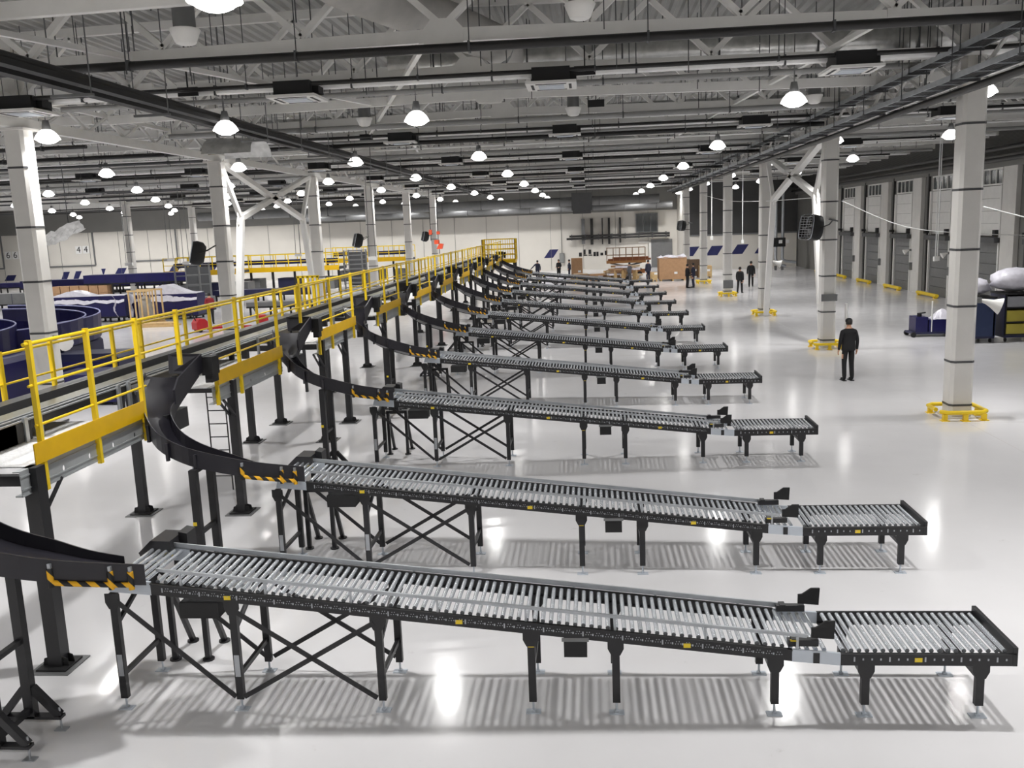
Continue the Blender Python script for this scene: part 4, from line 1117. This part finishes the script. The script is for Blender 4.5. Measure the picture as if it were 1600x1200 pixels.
def bag(lab, loc, rx, ry, rz_):
    t = thing('plastic_bag', lab, 'bag', loc, 0, 'white bags on the carts')
    b = MB(); rows = []
    for i in range(9):
        a = PI*i/8; rows.append([])
        for j in range(17):
            q = 2*PI*j/16; k = 1 + .12*math.sin(5*q+2*i)+.06*math.sin(9*q)
            rows[-1].append((rx*k*math.sin(a)*math.cos(q)*(1.1 if i > 4 else 1), ry*k*math.sin(a)*math.sin(q), rz_*(1+math.cos(a)*.95)*.5*1.9))
    b.sheet(rows, True); b.build('bag_body', FILM, t); return t
CRG = mat('crate_grey', (150, 152, 156), .5); CRY = mat('crate_yellow', (168, 156, 60), .5)
CBL = mat('cart_blue', (38, 52, 88), .5)
cart('dark blue roll cart under a white bag, just right of the nearest right column', (14.15, 34.5, 0), 1.05, 1.2, 1.62, CBL, [])
cart('dark roll cart with grey and yellow crates on shelves at the right edge', (15.75, 34.6, 0), 1.4, 1.2, 1.72, DBLUE, [(1.28, 1.66, CRG), (.75, 1.15, CRY), (.3, .66, CRY)])
bag('smaller white bag on the blue roll cart by the nearest right column', (14.1, 34.5, 1.69), .55, .5, .36)
bag('large white bag piled on the crate cart at the right edge', (15.6, 34.6, 1.79), .85, .6, .48)
t = thing('tow_cart', 'low blue towing cart with white mast and film load, behind the nearest right column', 'cart', (13.3, 36.3, 0))
MB().box(-.85, .85, -.4, .4, .12, .2).build('base', DBLUE, t)
MB().box(-.7, -.25, -.38, .38, .2, .78).build('battery_box', BLUE, t); MB().box(-.2, .85, -.38, .38, .2, .66).build('load_box', BLUE, t)
MB().tube([(-.48, -.1, .78), (-.48, -.1, .92)], .09, 10).tube([(-.5, -.1, .9), (-.25, -.1, .93)], .03, 6).build('joystick', DARK, t)
MB().tube([(-.1, -.36, .2), (-.1, -.36, 1.4)], .03, 8).build('mast', WHITE, t)
for x in (-.78, .7):
    for y in (-.38, .38): MB().tube([(x, y-.05, .1), (x, y+.05, .1)], .1, 12).build('wheel', DARK, t)
bg = MB(); rows = []
for i in range(7): rows.append([(.0+.8*j/8, -.35+.7*i/6, .67+.35*math.sin(PI*j/8)*math.sin(PI*i/6)+.05*random.random()*(0 < j < 8)) for j in range(9)])
o = MB().sheet(rows, False, .01).build('plastic_film', FILM, t)
MB().box(.55, .8, -.4, -.385, .3, .6).build('control_panel', GREYM, t)

def fan(lab, loc, rz, tilt):
    t = thing('drum_fan', lab, 'fan', loc, rz, 'black drum fans on the columns')
    m_ = Matrix.Rotation(tilt, 3, 'X')
    def tr(b):
        b.v = [tuple(m_ @ Vector(p)) for p in b.v]; return b
    sq = lambda y, r: [(r*math.copysign(min(1, abs(math.cos(a))*1.25), math.cos(a)), y, r*math.copysign(min(1, abs(math.sin(a))*1.25), math.sin(a))) for a in [2*PI*k/16 for k in range(17)]]
    tr(MB().sheet([sq(-.26, .40), sq(-.1, .46), sq(.12, .44), sq(.26, .3)], True)).build('drum', DARK, t)
    g = MB()
    for k in range(9): g.box(-.36, .36, -.275, -.262, -.36+.09*k-.008, -.36+.09*k+.008)
    for k in range(5): g.box(-.36+.18*k-.008, -.36+.18*k+.008, -.272, -.262, -.36, .36)
    tr(g).build('grille', GREYM, t)
    tr(MB().add(sum([[(r*math.cos(2*PI*k/6), -.2, r*math.sin(2*PI*k/6)) for r in (.05, .34)] + [(.34*math.cos(2*PI*k/6+.6), -.1, .34*math.sin(2*PI*k/6+.6)), (.05*math.cos(2*PI*k/6+.6), -.12, .05*math.sin(2*PI*k/6+.6))] for k in range(6)], []), [(4*k, 4*k+1, 4*k+2, 4*k+3) for k in range(6)])).build('blades', DGREY, t)
    for q in (.42, -.0): tr(MB().sheet([[(p[0]*1.06, p[1], p[2]*1.06) for p in sq(-.27 if q else .02, .42)], [(p[0]*1.06, p[1], p[2]*1.06) for p in sq(-.24 if q else .05, .42)]], True)).build('rim_band', PLATE, t)
    MB().tube([(-.48,0,0),(-.5,.35,.1),(-.3,.62,.25),(0,.7,.28),(.3,.62,.25),(.5,.35,.1),(.48,0,0)], .022, 6).build('yoke', DARK, t)
    MB().bar((0,.68,.28), (0,1.0,.2), .08, .05).build('arm', GREYM, t)
    return t
fan('black drum fan with grille on the second right column', (7.95, 33.2, 4.4), -1.25, -.15)
fan('black drum fan on the second left column beyond the walkway', (-14.8, 33.3, 4.3), -1.15, -.25)
fan('black drum fan on the fourth left column', (-14.75, 57.3, 4.3), -1.15, -.25)
fan('black drum fan on the farthest left column', (-14.7, 81.3, 4.2), -1.15, -.25)
fan('dark drum fan on the wall column left of the far conduits', (8.2, 81.0, 4.3), -1.2, -.15)
def horn(lab, loc, rz):
    t = thing('horn_speaker', lab, 'loudspeaker', loc, rz, 'white horn loudspeakers')
    MB().tube([(0,0,.06),(.12,0,.03),(.24,0,-.02),(.42,0,-.08)], [.04,.06,.1,.2], 12).build('horn', WHITE, t)
    MB().box(-.12, .02, -.05, .05, .0, .12).build('driver', GREYM, t)
horn('white horn loudspeaker on the right side of the nearest right column', (9.05, 21.7, 2.7), -.3)
horn('white horn loudspeaker on the nearest left column above the guardrail', (-13.6, 21.7, 2.45), -.5)
horn('white horn loudspeaker on the third right column', (9.0, 45.5, 2.6), -.3)
# conduits and boxes on the far right wall
for k, x in enumerate((16.8, 17.4)):
    t = thing('silver_duct', 'silver vertical duct pipe curving to the floor by the far right wall, %s of two' % ['left', 'right'][k], 'duct', (x, 83.5, 0), 0, 'silver riser pipes')
    MB().tube([(.9+k*.3,0,.35+.3*k),(.3,0,.5+.3*k),(0,0,1.0),(0,0,7.0)], .13, 10).build('riser', SILVER, t)
    MB().box(-.35, .2, -.3, .3, 2.1, 2.9).build('damper_box', DARK, t)
    MB().box(.2, .5, -.35, -.1, 2.4, 2.7).build('junction_box', SIGNW, t)
    MB().box(-.1, .1, -.1, .1, 0, .4).build('stand', GREYM, t)
for k, (x, y, z) in enumerate([(7.98, 60.0, 3.6), (9.95, 60.0, 3.3), (16.2, 44, 2.6), (16.4, 44.3, 2.6)]):
    t = thing('hanging_cable', 'thin white cable with a plug hanging from the roof, %s from the left' % ['first', 'second', 'third', 'fourth'][k], 'cable', (x, y, z), 0, 'hanging white cables')
    MB().tube([(0,0,0),(0,0,10.0-z)], .025, 5).build('cord', PIPEW, t); MB().box(-.08, .08, -.08, .08, -.12, .1).build('plug', SIGNW, t)
# slack cables between columns and dock wall
for k, pts in enumerate([[(9.0,33.4,5.3),(12,36,4.3),(15,38,3.9),(19.3,41,3.6)], [(9.0,21.7,4.9),(11,23,4.5),(13,24,4.3),(16,26,4.2)], [(8.65,69.6,6.6),(8.6,57.6,5.9),(8.65,45.7,5.6),(8.65,36,5.5)]]):
    t = thing('slack_cable', 'thin white cable sagging from %s' % ['the second right column to the dock wall', 'the nearest right column to the right edge', 'column to column in the right row'][k], 'cable', pts[0], 0, 'sagging cables')
    MB().tube([tuple(Vector(p)-Vector(pts[0])) for p in cr(pts, 5)], .014, 5).build('cord', PIPEW, t)
o = MB().box(-.02, .02, 0, .3, 0, 1.5).build('safety_board', SIGNW); o.location = (9.25, 33.2, .15); tag(o, 'narrow white notice board leaning at the second right column', 'board')
for q in range(5): MB().add([(-.025,.02,.15+.1*q),(-.025,.12,.2+.1*q),(-.025,.12,.25+.1*q),(-.025,.02,.2+.1*q)], [(0,1,2,3)]).build('red_stripe', RED, o)
o = MB().box(-.3, .3, -.32, -.275, .5, 1.0).box(-.2, .2, -.33, -.32, .6, .9).build('column_box', GREYM); o.location = (8.65, 57.66, 0); tag(o, 'grey electrical box low on the fourth right column', 'box')
o = MB().box(-.28, .28, -.33, -.272, 1.75, 2.0).build('column_box', GREYM); o.location = (8.65, 33.72, 0); tag(o, 'small grey box on the second right column above the guard ring', 'box')
o = MB().box(-.285, .285, -.31, -.272, .35, 4.2).build('white_wrap', SIGNW) if False else None

# ------------------------------------------------------------------ left side: blue machines
def blue_chute(lab, loc, rz, R0, z0, z1, a0, a1):
    t = thing('blue_chute', lab, 'chute', loc, rz, 'blue spiral chutes')
    n = 20; fl_ = []; ow = []; iw = []
    for k in range(n+1):
        a = a0+(a1-a0)*k/n; z = z0+(z1-z0)*k/n; c, s = math.cos(a), math.sin(a)
        ri, ro = R0-.9, R0
        fl_.append([(ri*c, ri*s, z-.1), ((ri+ro)/2*c, (ri+ro)/2*s, z-.05), (ro*c, ro*s, z+.02)])
        ow.append([(ro*c, ro*s, z), ((ro+.05)*c, (ro+.05)*s, z+.62)]); iw.append([(ri*c, ri*s, z-.12), ((ri-.02)*c, (ri-.02)*s, z+.25)])
    MB().sheet(fl_, True, .03).build('trough_floor', BLUE, t)
    MB().sheet([[r[0], r[1], (r[1][0]*1.012, r[1][1]*1.012, r[1][2]), (r[0][0]*1.012, r[0][1]*1.012, r[0][2]-.25)] for r in ow], False).build('outer_wall', BLUE, t)
    MB().sheet([[r[0], r[1], (r[1][0]*.985, r[1][1]*.985, r[1][2]), (r[0][0]*.985, r[0][1]*.985, r[0][2])] for r in iw], False).build('inner_wall', BLUE, t)
    MB().tube([r[1] for r in ow], .03, 6).build('rim', mat('rim_pale', (150, 152, 196), .4), t)
    a = a1; c, s = math.cos(a), math.sin(a); tx, ty = (-s, c) if a1 > a0 else (s, -c)
    b = MB(); ri, ro = R0-.9, R0
    p0 = [(ri*c, ri*s, z1-.1), (ro*c, ro*s, z1)]; p1 = [(ri*c+tx*1.6, ri*s+ty*1.6, z1-.45), (ro*c+tx*1.6, ro*s+ty*1.6, z1-.45)]
    b.sheet([p0, p1], False, .06)
    b.build('outlet_tray', BLUE, t)
    for q in (.25, .55, .85):
        a = a0+(a1-a0)*q; z = z0+(z1-z0)*q
        MB().box((R0-.4)*math.cos(a)-.06, (R0-.4)*math.cos(a)+.06, (R0-.4)*math.sin(a)-.06, (R0-.4)*math.sin(a)+.06, 0, z-.1).build('leg', DBLUE, t)
    return t
blue_chute('blue spiral chute with a pale rim, right of the nearest left column', (-20.4, 30.3, 0), 0, 2.2, 1.9, 1.4, PI*.75, -PI*.4)
blue_chute('outer blue spiral chute behind the column, with the wider pale rim', (-20.7, 31.2, 0), 0, 2.5, 1.95, 1.45, PI*.75, -PI*.3)
blue_chute('blue spiral chute cut by the left frame edge, with a pale rim', (-21.2, 27.4, 0), 0, 2.2, 1.85, 1.4, PI*.7, -PI*.4)
for k, (x, y, dx, dy, z0, z1, m, lab) in enumerate([
    (-15.3, 26.2, 2.0, 1.5, .1, .95, BLUE, 'low blue machine box beside the nearest left column, right of it'),
    (-16.6, 28.6, 2.2, 1.2, .7, 1.25, DBLUE, 'dark blue tapered chute outlet right of the nearest left column'),
    (-19.6, 26.4, 3.6, 3.0, .1, 1.45, BLUE, 'tall blue machine housing left of the nearest left column'),
    (-16.2, 21.0, 1.6, 1.2, .1, 1.3, DBLUE, 'dark blue housing at the left frame edge behind the guardrail'),
    (-20.2, 31.0, 3.6, 2.6, .1, 1.4, DBLUE, 'dark blue housing under the spiral chute behind the column')]):
    t = thing('machine_box', lab, 'machine', (x, y, 0))
    MB().prism([(-dx/2, z0), (dx/2, z0), (dx/2, z1-.15), (dx/2-.15, z1), (-dx/2, z1)], 'y', -dy/2, dy/2).build('housing', m, t)
    MB().box(-dx/2+.1, dx/2-.25, -dy/2-.012, -dy/2, z0+.1, z1-.25).build('panel', DBLUE if m is BLUE else BLUE, t)
    for sx_ in (-1, 1):
        for sy in (-1, 1): MB().box(sx_*(dx/2-.08)-.05, sx_*(dx/2-.08)+.05, sy*(dy/2-.08)-.05, sy*(dy/2-.08)+.05, 0, z0).build('foot', DARK, t)
def long_machine(lab, x0, x1, y, z0, z1, m, film=None, legs=6, dy=1.2):
    t = thing('conveyor_line', lab, 'conveyor', ((x0+x1)/2, y, 0)); L = x1-x0
    MB().box(-L/2, L/2, -dy/2, dy/2, z0, z1).build('cover', m, t)
    MB().box(-L/2, L/2, -dy/2-.03, dy/2+.03, z0-.1, z0).build('frame', DARK, t)
    n = max(2, int(L/1.5))
    for k in range(n-1): MB().box(-L/2+(k+1)*L/n-.015, -L/2+(k+1)*L/n+.015, -dy/2-.012, -dy/2, z0, z1).build('seam', DBLUE, t)
    for k in range(legs):
        x = -L/2+.2+k*(L-.4)/(legs-1)
        for s in (-1, 1): MB().box(x-.05, x+.05, s*(dy/2-.1)-.05, s*(dy/2-.1)+.05, 0, z0-.1).build('leg', DARK, t)
    if film:
        rows = []; N = int(L/.35)
        for i in range(9):
            y_ = (-dy/2-.05)+(dy+.1)*i/8
            rows.append([])
            for j in range(N+1):
                x = -L/2+L*j/N; pk = sum(hh*max(0, 1-abs(x-px)/ww) for px, hh, ww in film)
                ed = -.35-.15*random.random() if i in (0, 8) else (.02+.05*random.random())
                rows[-1].append((x, y_*(1.02 if i in (0, 8) else 1), z1+ed+(pk if 0 < i < 8 else 0)))
        MB().sheet(rows, False, .006).build('plastic_film', FILM, t)
    return t
long_machine('long blue belt machine under white film, between the nearest left column and the crate', -33.0, -28.2, 53.0, .35, 1.6, BLUE, [(-1.0, .35, 1.2)])
long_machine('blue arched machine under a peaked white film tent, behind the wooden crate', -28.4, -23.9, 53.6, .25, 1.55, BLUE, [(.2, .6, 1.4)])
long_machine('long dark blue conveyor line far behind the second far column', -46, -33, 70, 1.35, 1.95, BLUE, None, 9)
long_machine('long pale railed conveyor below the far blue line', -43, -30, 66, .75, .95, GREYM, None, 9)
long_machine('blue overhead conveyor line running to the grey frame tower', -36.5, -28.5, 63, 1.9, 2.5, BLUE, None, 5)
long_machine('dark low machine base carrying the far carton stack at left', -39.3, -34.0, 62.6, .2, .74, DGREY, None, 4)
long_machine('grey conveyor line in front of the far blue conveyor line', -46, -40.5, 66, .4, 1.2, GREYM, None, 4)
long_machine('dark grey roller line just left of the grey frame tower', -33.4, -28.6, 58.5, .3, .95, DGREY, None, 4)
long_machine('black lower deck under the far dark blue line', -45, -33.5, 72, .25, .9, DARK, None, 6)
long_machine('low grey machine behind the wrapped blue machines', -34.5, -24.5, 56.5, .3, 1.1, GREYM, None, 6)
long_machine('dark blue conveyor line at the far left edge behind the column', -64, -50, 82, .9, 1.3, BLUE, None, 8)
long_machine('dark conveyor line under the yellow mezzanine', -26.5, -18.5, 62, .8, 1.15, DBLUE, None, 6)
long_machine('grey conveyor line seen through the guardrail below the left columns', -21.0, -15.5, 54, .6, .85, GREYM, None, 5)
t = thing('wrapped_sleeve', 'crumpled white film hanging over the end of the blue belt machine', 'packing film', (-28.3, 52.9, -.45))
rows = [[(.8*math.cos(a)*(.8+.2*math.sin(3*a+i))*(1-.05*i), .7*math.sin(a), 2.05-.19*i+.06*random.random()) for a in [PI*k/8-PI*.0 for k in range(9)]] for i in range(8)]
MB().sheet([[(p[0], p[1]-.6, p[2]) for p in r] for r in rows], False, .01).build('film', FILM, t)
t = thing('wooden_crate', 'open wooden slat crate holding a film wrapped machine part on the floor', 'crate', (-25.8, 50.3, 0))
for s in (-1, 1):
    for k in range(5): MB().box(-.75+.36*k, -.66+.36*k, s*.55-.02, s*.55+.02, .1, 2.0).build('slat', WOOD, t)
    for z in (.1, 1.95): MB().box(-.78, .8, s*.57-.02, s*.57+.02, z, z+.1).build('rail', WOOD, t)
MB().box(-.85, .85, -.65, .65, 0, .1).build('base', WOOD, t)
MB().lathe([(.3,.1),(.4,.5),(.38,1.0),(.3,1.4),(.15,1.65),(0,1.7)], (0,0,0), 12).build('wrapped_part', mat('wrapped_part', (150, 146, 140), .4, 0, .1, 5, .5), t)
o = MB().box(-1.2, 1.2, -.5, .5, 0, .1).box(-1.0, 1.1, -.4, .4, .1, .22).build('pallet', WOOD); o.location = (-24.6, 49.0, 0); tag(o, 'flat wooden pallet boards lying beside the slat crate', 'pallet')
for k in range(6):
    for q in range(2):
        o = MB().box(-.33, .33, -.4, .4, 0, .5).box(-.34, .34, -.05, .05, .1, .505).build('carton', CARD); o.location = (-38.6+.72*k, 62.6, .75+.52*q)
        tag(o, 'small brown carton, %s in the %s layer of the far stack at left' % (ORD[k].replace('nearest', 'first'), ['bottom', 'top'][q]), 'carton', 'far carton stack at left')
def tower(lab, loc, w_, h, levels, m):
    t = thing('frame_tower', lab, 'tower', loc, 0, 'grey access towers')
    for sx_ in (-1, 1):
        for sy in (-1, 1): MB().box(sx_*w_/2-.05, sx_*w_/2+.05, sy*w_/2-.05, sy*w_/2+.05, 0, h).build('post', m, t)
    for k in range(levels):
        z = .3+k*(h-.4)/(levels-1)
        MB().box(-w_/2, w_/2, -w_/2-.03, -w_/2+.03, z, z+.07).box(-w_/2, w_/2, w_/2-.03, w_/2+.03, z, z+.07).build('crossbar', m, t)
    MB().box(-w_/2+.05, w_/2-.05, w_/2-.02, w_/2, .4, h-.2).build('back_panel', DGREY, t)
tower('grey frame tower with a dark panel left of the second left column', (-27.2, 60, 0), 1.7, 3.1, 5, GREYM)
tower('grey stair tower with many rungs behind the third left column', (-19.4, 74, 0), 1.5, 3.4, 9, GREYM)
# yellow mezzanine
for k, (x0, x1, y, z) in enumerate([(-30, -20.5, 74, 2.1), (-24.5, -16.5, 84, 2.3), (-33.5, -27.5, 70, 2.2)]):
    t = thing('mezzanine', 'yellow railed steel mezzanine with dark legs far behind the walkway, %s' % ['largest one', 'behind the stair tower', 'beside the grey frame tower'][k], 'platform', ((x0+x1)/2, y, 0), 0, 'yellow mezzanines')
    L = x1-x0
    MB().box(-L/2, L/2, -1.2, 1.2, z-.2, z).build('deck', DGREY, t); MB().box(-L/2, L/2, -1.24, -1.2, z-.25, z+.15).build('toe_board', TOE, t)
    b = MB()
    n = int(L/1.0)
    for q in range(n+1):
        x = -L/2+L*q/n
        for s in (-1.2, 1.2): b.box(x-.03, x+.03, s-.03, s+.03, z, z+1.15)
    for zz in (.55, 1.12):
        for s in (-1.2, 1.2): b.box(-L/2, L/2, s-.025, s+.025, z+zz, z+zz+.05)
    b.build('railing', YEL, t)
    for q in range(6): MB().box(-L/2+.1+q*(L-.2)/5-.08, -L/2+.1+q*(L-.2)/5+.08, -1.1, -.95, 0, z-.2).build('leg', BLACK, t)
    MB().box(-L/2+.5, L/2-.5, -.5, .5, z+.35, z+.7).build('machine_row', DBLUE, t)
    for q in range(3): MB().box(-L/2+1+q*L/3, -L/2+2.6+q*L/3, -.9, .6, .3, 1.3).build('machine_block', DBLUE if q % 2 else GREYM, t)
t = thing('safety_gate', 'yellow gate and ladder box built into the guardrail beyond the left columns', 'gate', (-8.6, 27.0, 0))
for q in range(5): MB().box(-.3+.15*q-.03, -.3+.15*q+.03, -.03, .03, 2.4, 3.6).build('bar', YEL, t)
MB().box(-.35, .35, -.03, .03, 3.55, 3.62).build('rail', YEL, t); MB().box(-.34, .34, -.05, .05, 2.2, 2.42).build('plate', TOE, t)
for sgn in (-1, 1): MB().box(sgn*.3-.04, sgn*.3+.04, -.04, .04, 0, 2.2).build('leg', BLACK, t)
# red trolleys
for k, (x, y) in enumerate([(-18.6, 46.0), (-17.3, 46.6), (-20.3, 45.5)]):
    t = thing('pallet_truck', 'red pallet truck behind the guardrail, %s' % ['left of a pair past the second left column', 'right of a pair past the second left column', 'left of the second left column'][k], 'pallet truck', (x, y, 0), .4*k, 'red pallet trucks')
    MB().prism([(-.5,.15),(.1,.15),(.1,.55),(-.05,.7),(-.35,.7),(-.5,.5)], 'y', -.35, .35).build('body', RED, t)
    for s in (-.2, .2): MB().box(.1, 1.2, s-.08, s+.08, .1, .2).build('fork', RED, t)
    for s in (-.25, .25): MB().tube([(-.3, s-.05, .12), (-.3, s+.05, .12)], .12, 12).build('wheel', DARK, t)
    MB().bar((-.4, 0, .6), (-.6, 0, 1.1), .05, .05).build('handle', DARK, t)
t = thing('hoist', 'bright orange hoist hanging among the far left columns', 'hoist', (-12.5, 75, 3.1))
MB().box(-.3, .05, -.3, .3, .5, .85).prism([(-.15,.1),(.3,.1),(.42,.5),(.1,.55)], 'y', -.25, .25).build('body', ORANGE, t)
MB().box(-.75, -.5, -.1, .1, 1.3, 1.7).build('trolley', ORANGE, t); MB().box(-.1, .15, -.1, .1, 1.3, 1.55).build('trolley', ORANGE, t)
for x in (-.62, .0): MB().tube([(x, 0, .8), (x, 0, 6.86)], .03, 5).build('chain', DARK, t)
MB().tube([(.05, 0, .1), (.05, 0, -.3)], .03, 5).build('hook', DARK, t)
# foil wrapped ducts at left
t = thing('foil_sheet', 'crumpled silver foil wrap hanging beside the nearest left column', 'foil', (-24.2, 40, 5.5))
MB().sheet([[(-.9+1.9*j/10+.12*random.random(), -.3+.1*i, -.4+.75*j/10+.16*random.random()-.09*i) for j in range(11)] for i in range(6)], False, .01).build('foil', FOIL, t)
MB().tube([(.4, 0, .2), (.4, 0, 4.6)], .02, 4).build('hanger_rod', DGREY, t)
t = thing('white_duct', 'white quarter round duct above the second left column', 'duct', (-10.6, 27.2, 7.3))
MB().sheet([[(-.7+1.5*j/6, .9*math.cos(a), .5*math.sin(a)) for j in range(7)] for a in [PI*k/8 for k in range(9)]], True, .01).build('shell', FOIL, t)
MB().tube([(0, 0, .4), (0, 0, 2.8)], .02, 4).build('hanger_rod', DGREY, t)
for k, (x, y) in enumerate([(-16.6, 40.5), (-30.6, 58.0), (-25.8, 56.2), (-21.6, 66), (-31.5, 66), (-12.6, 52.0)]):
    t = thing('hanging_cable', 'pair of thin grey cables dropping from the left bay roof, %s' % near(k), 'cable', (x, y, 3.4), 0, 'left bay drop cables')
    for s in (-.12, .12): MB().tube([(s*1.6, 0, 0), (s, 0, 6.62)], .02, 4).build('cord', GREYM, t)
    MB().box(-.25, .25, -.08, .08, -.18, .02).build('end_box', SIGNW, t)
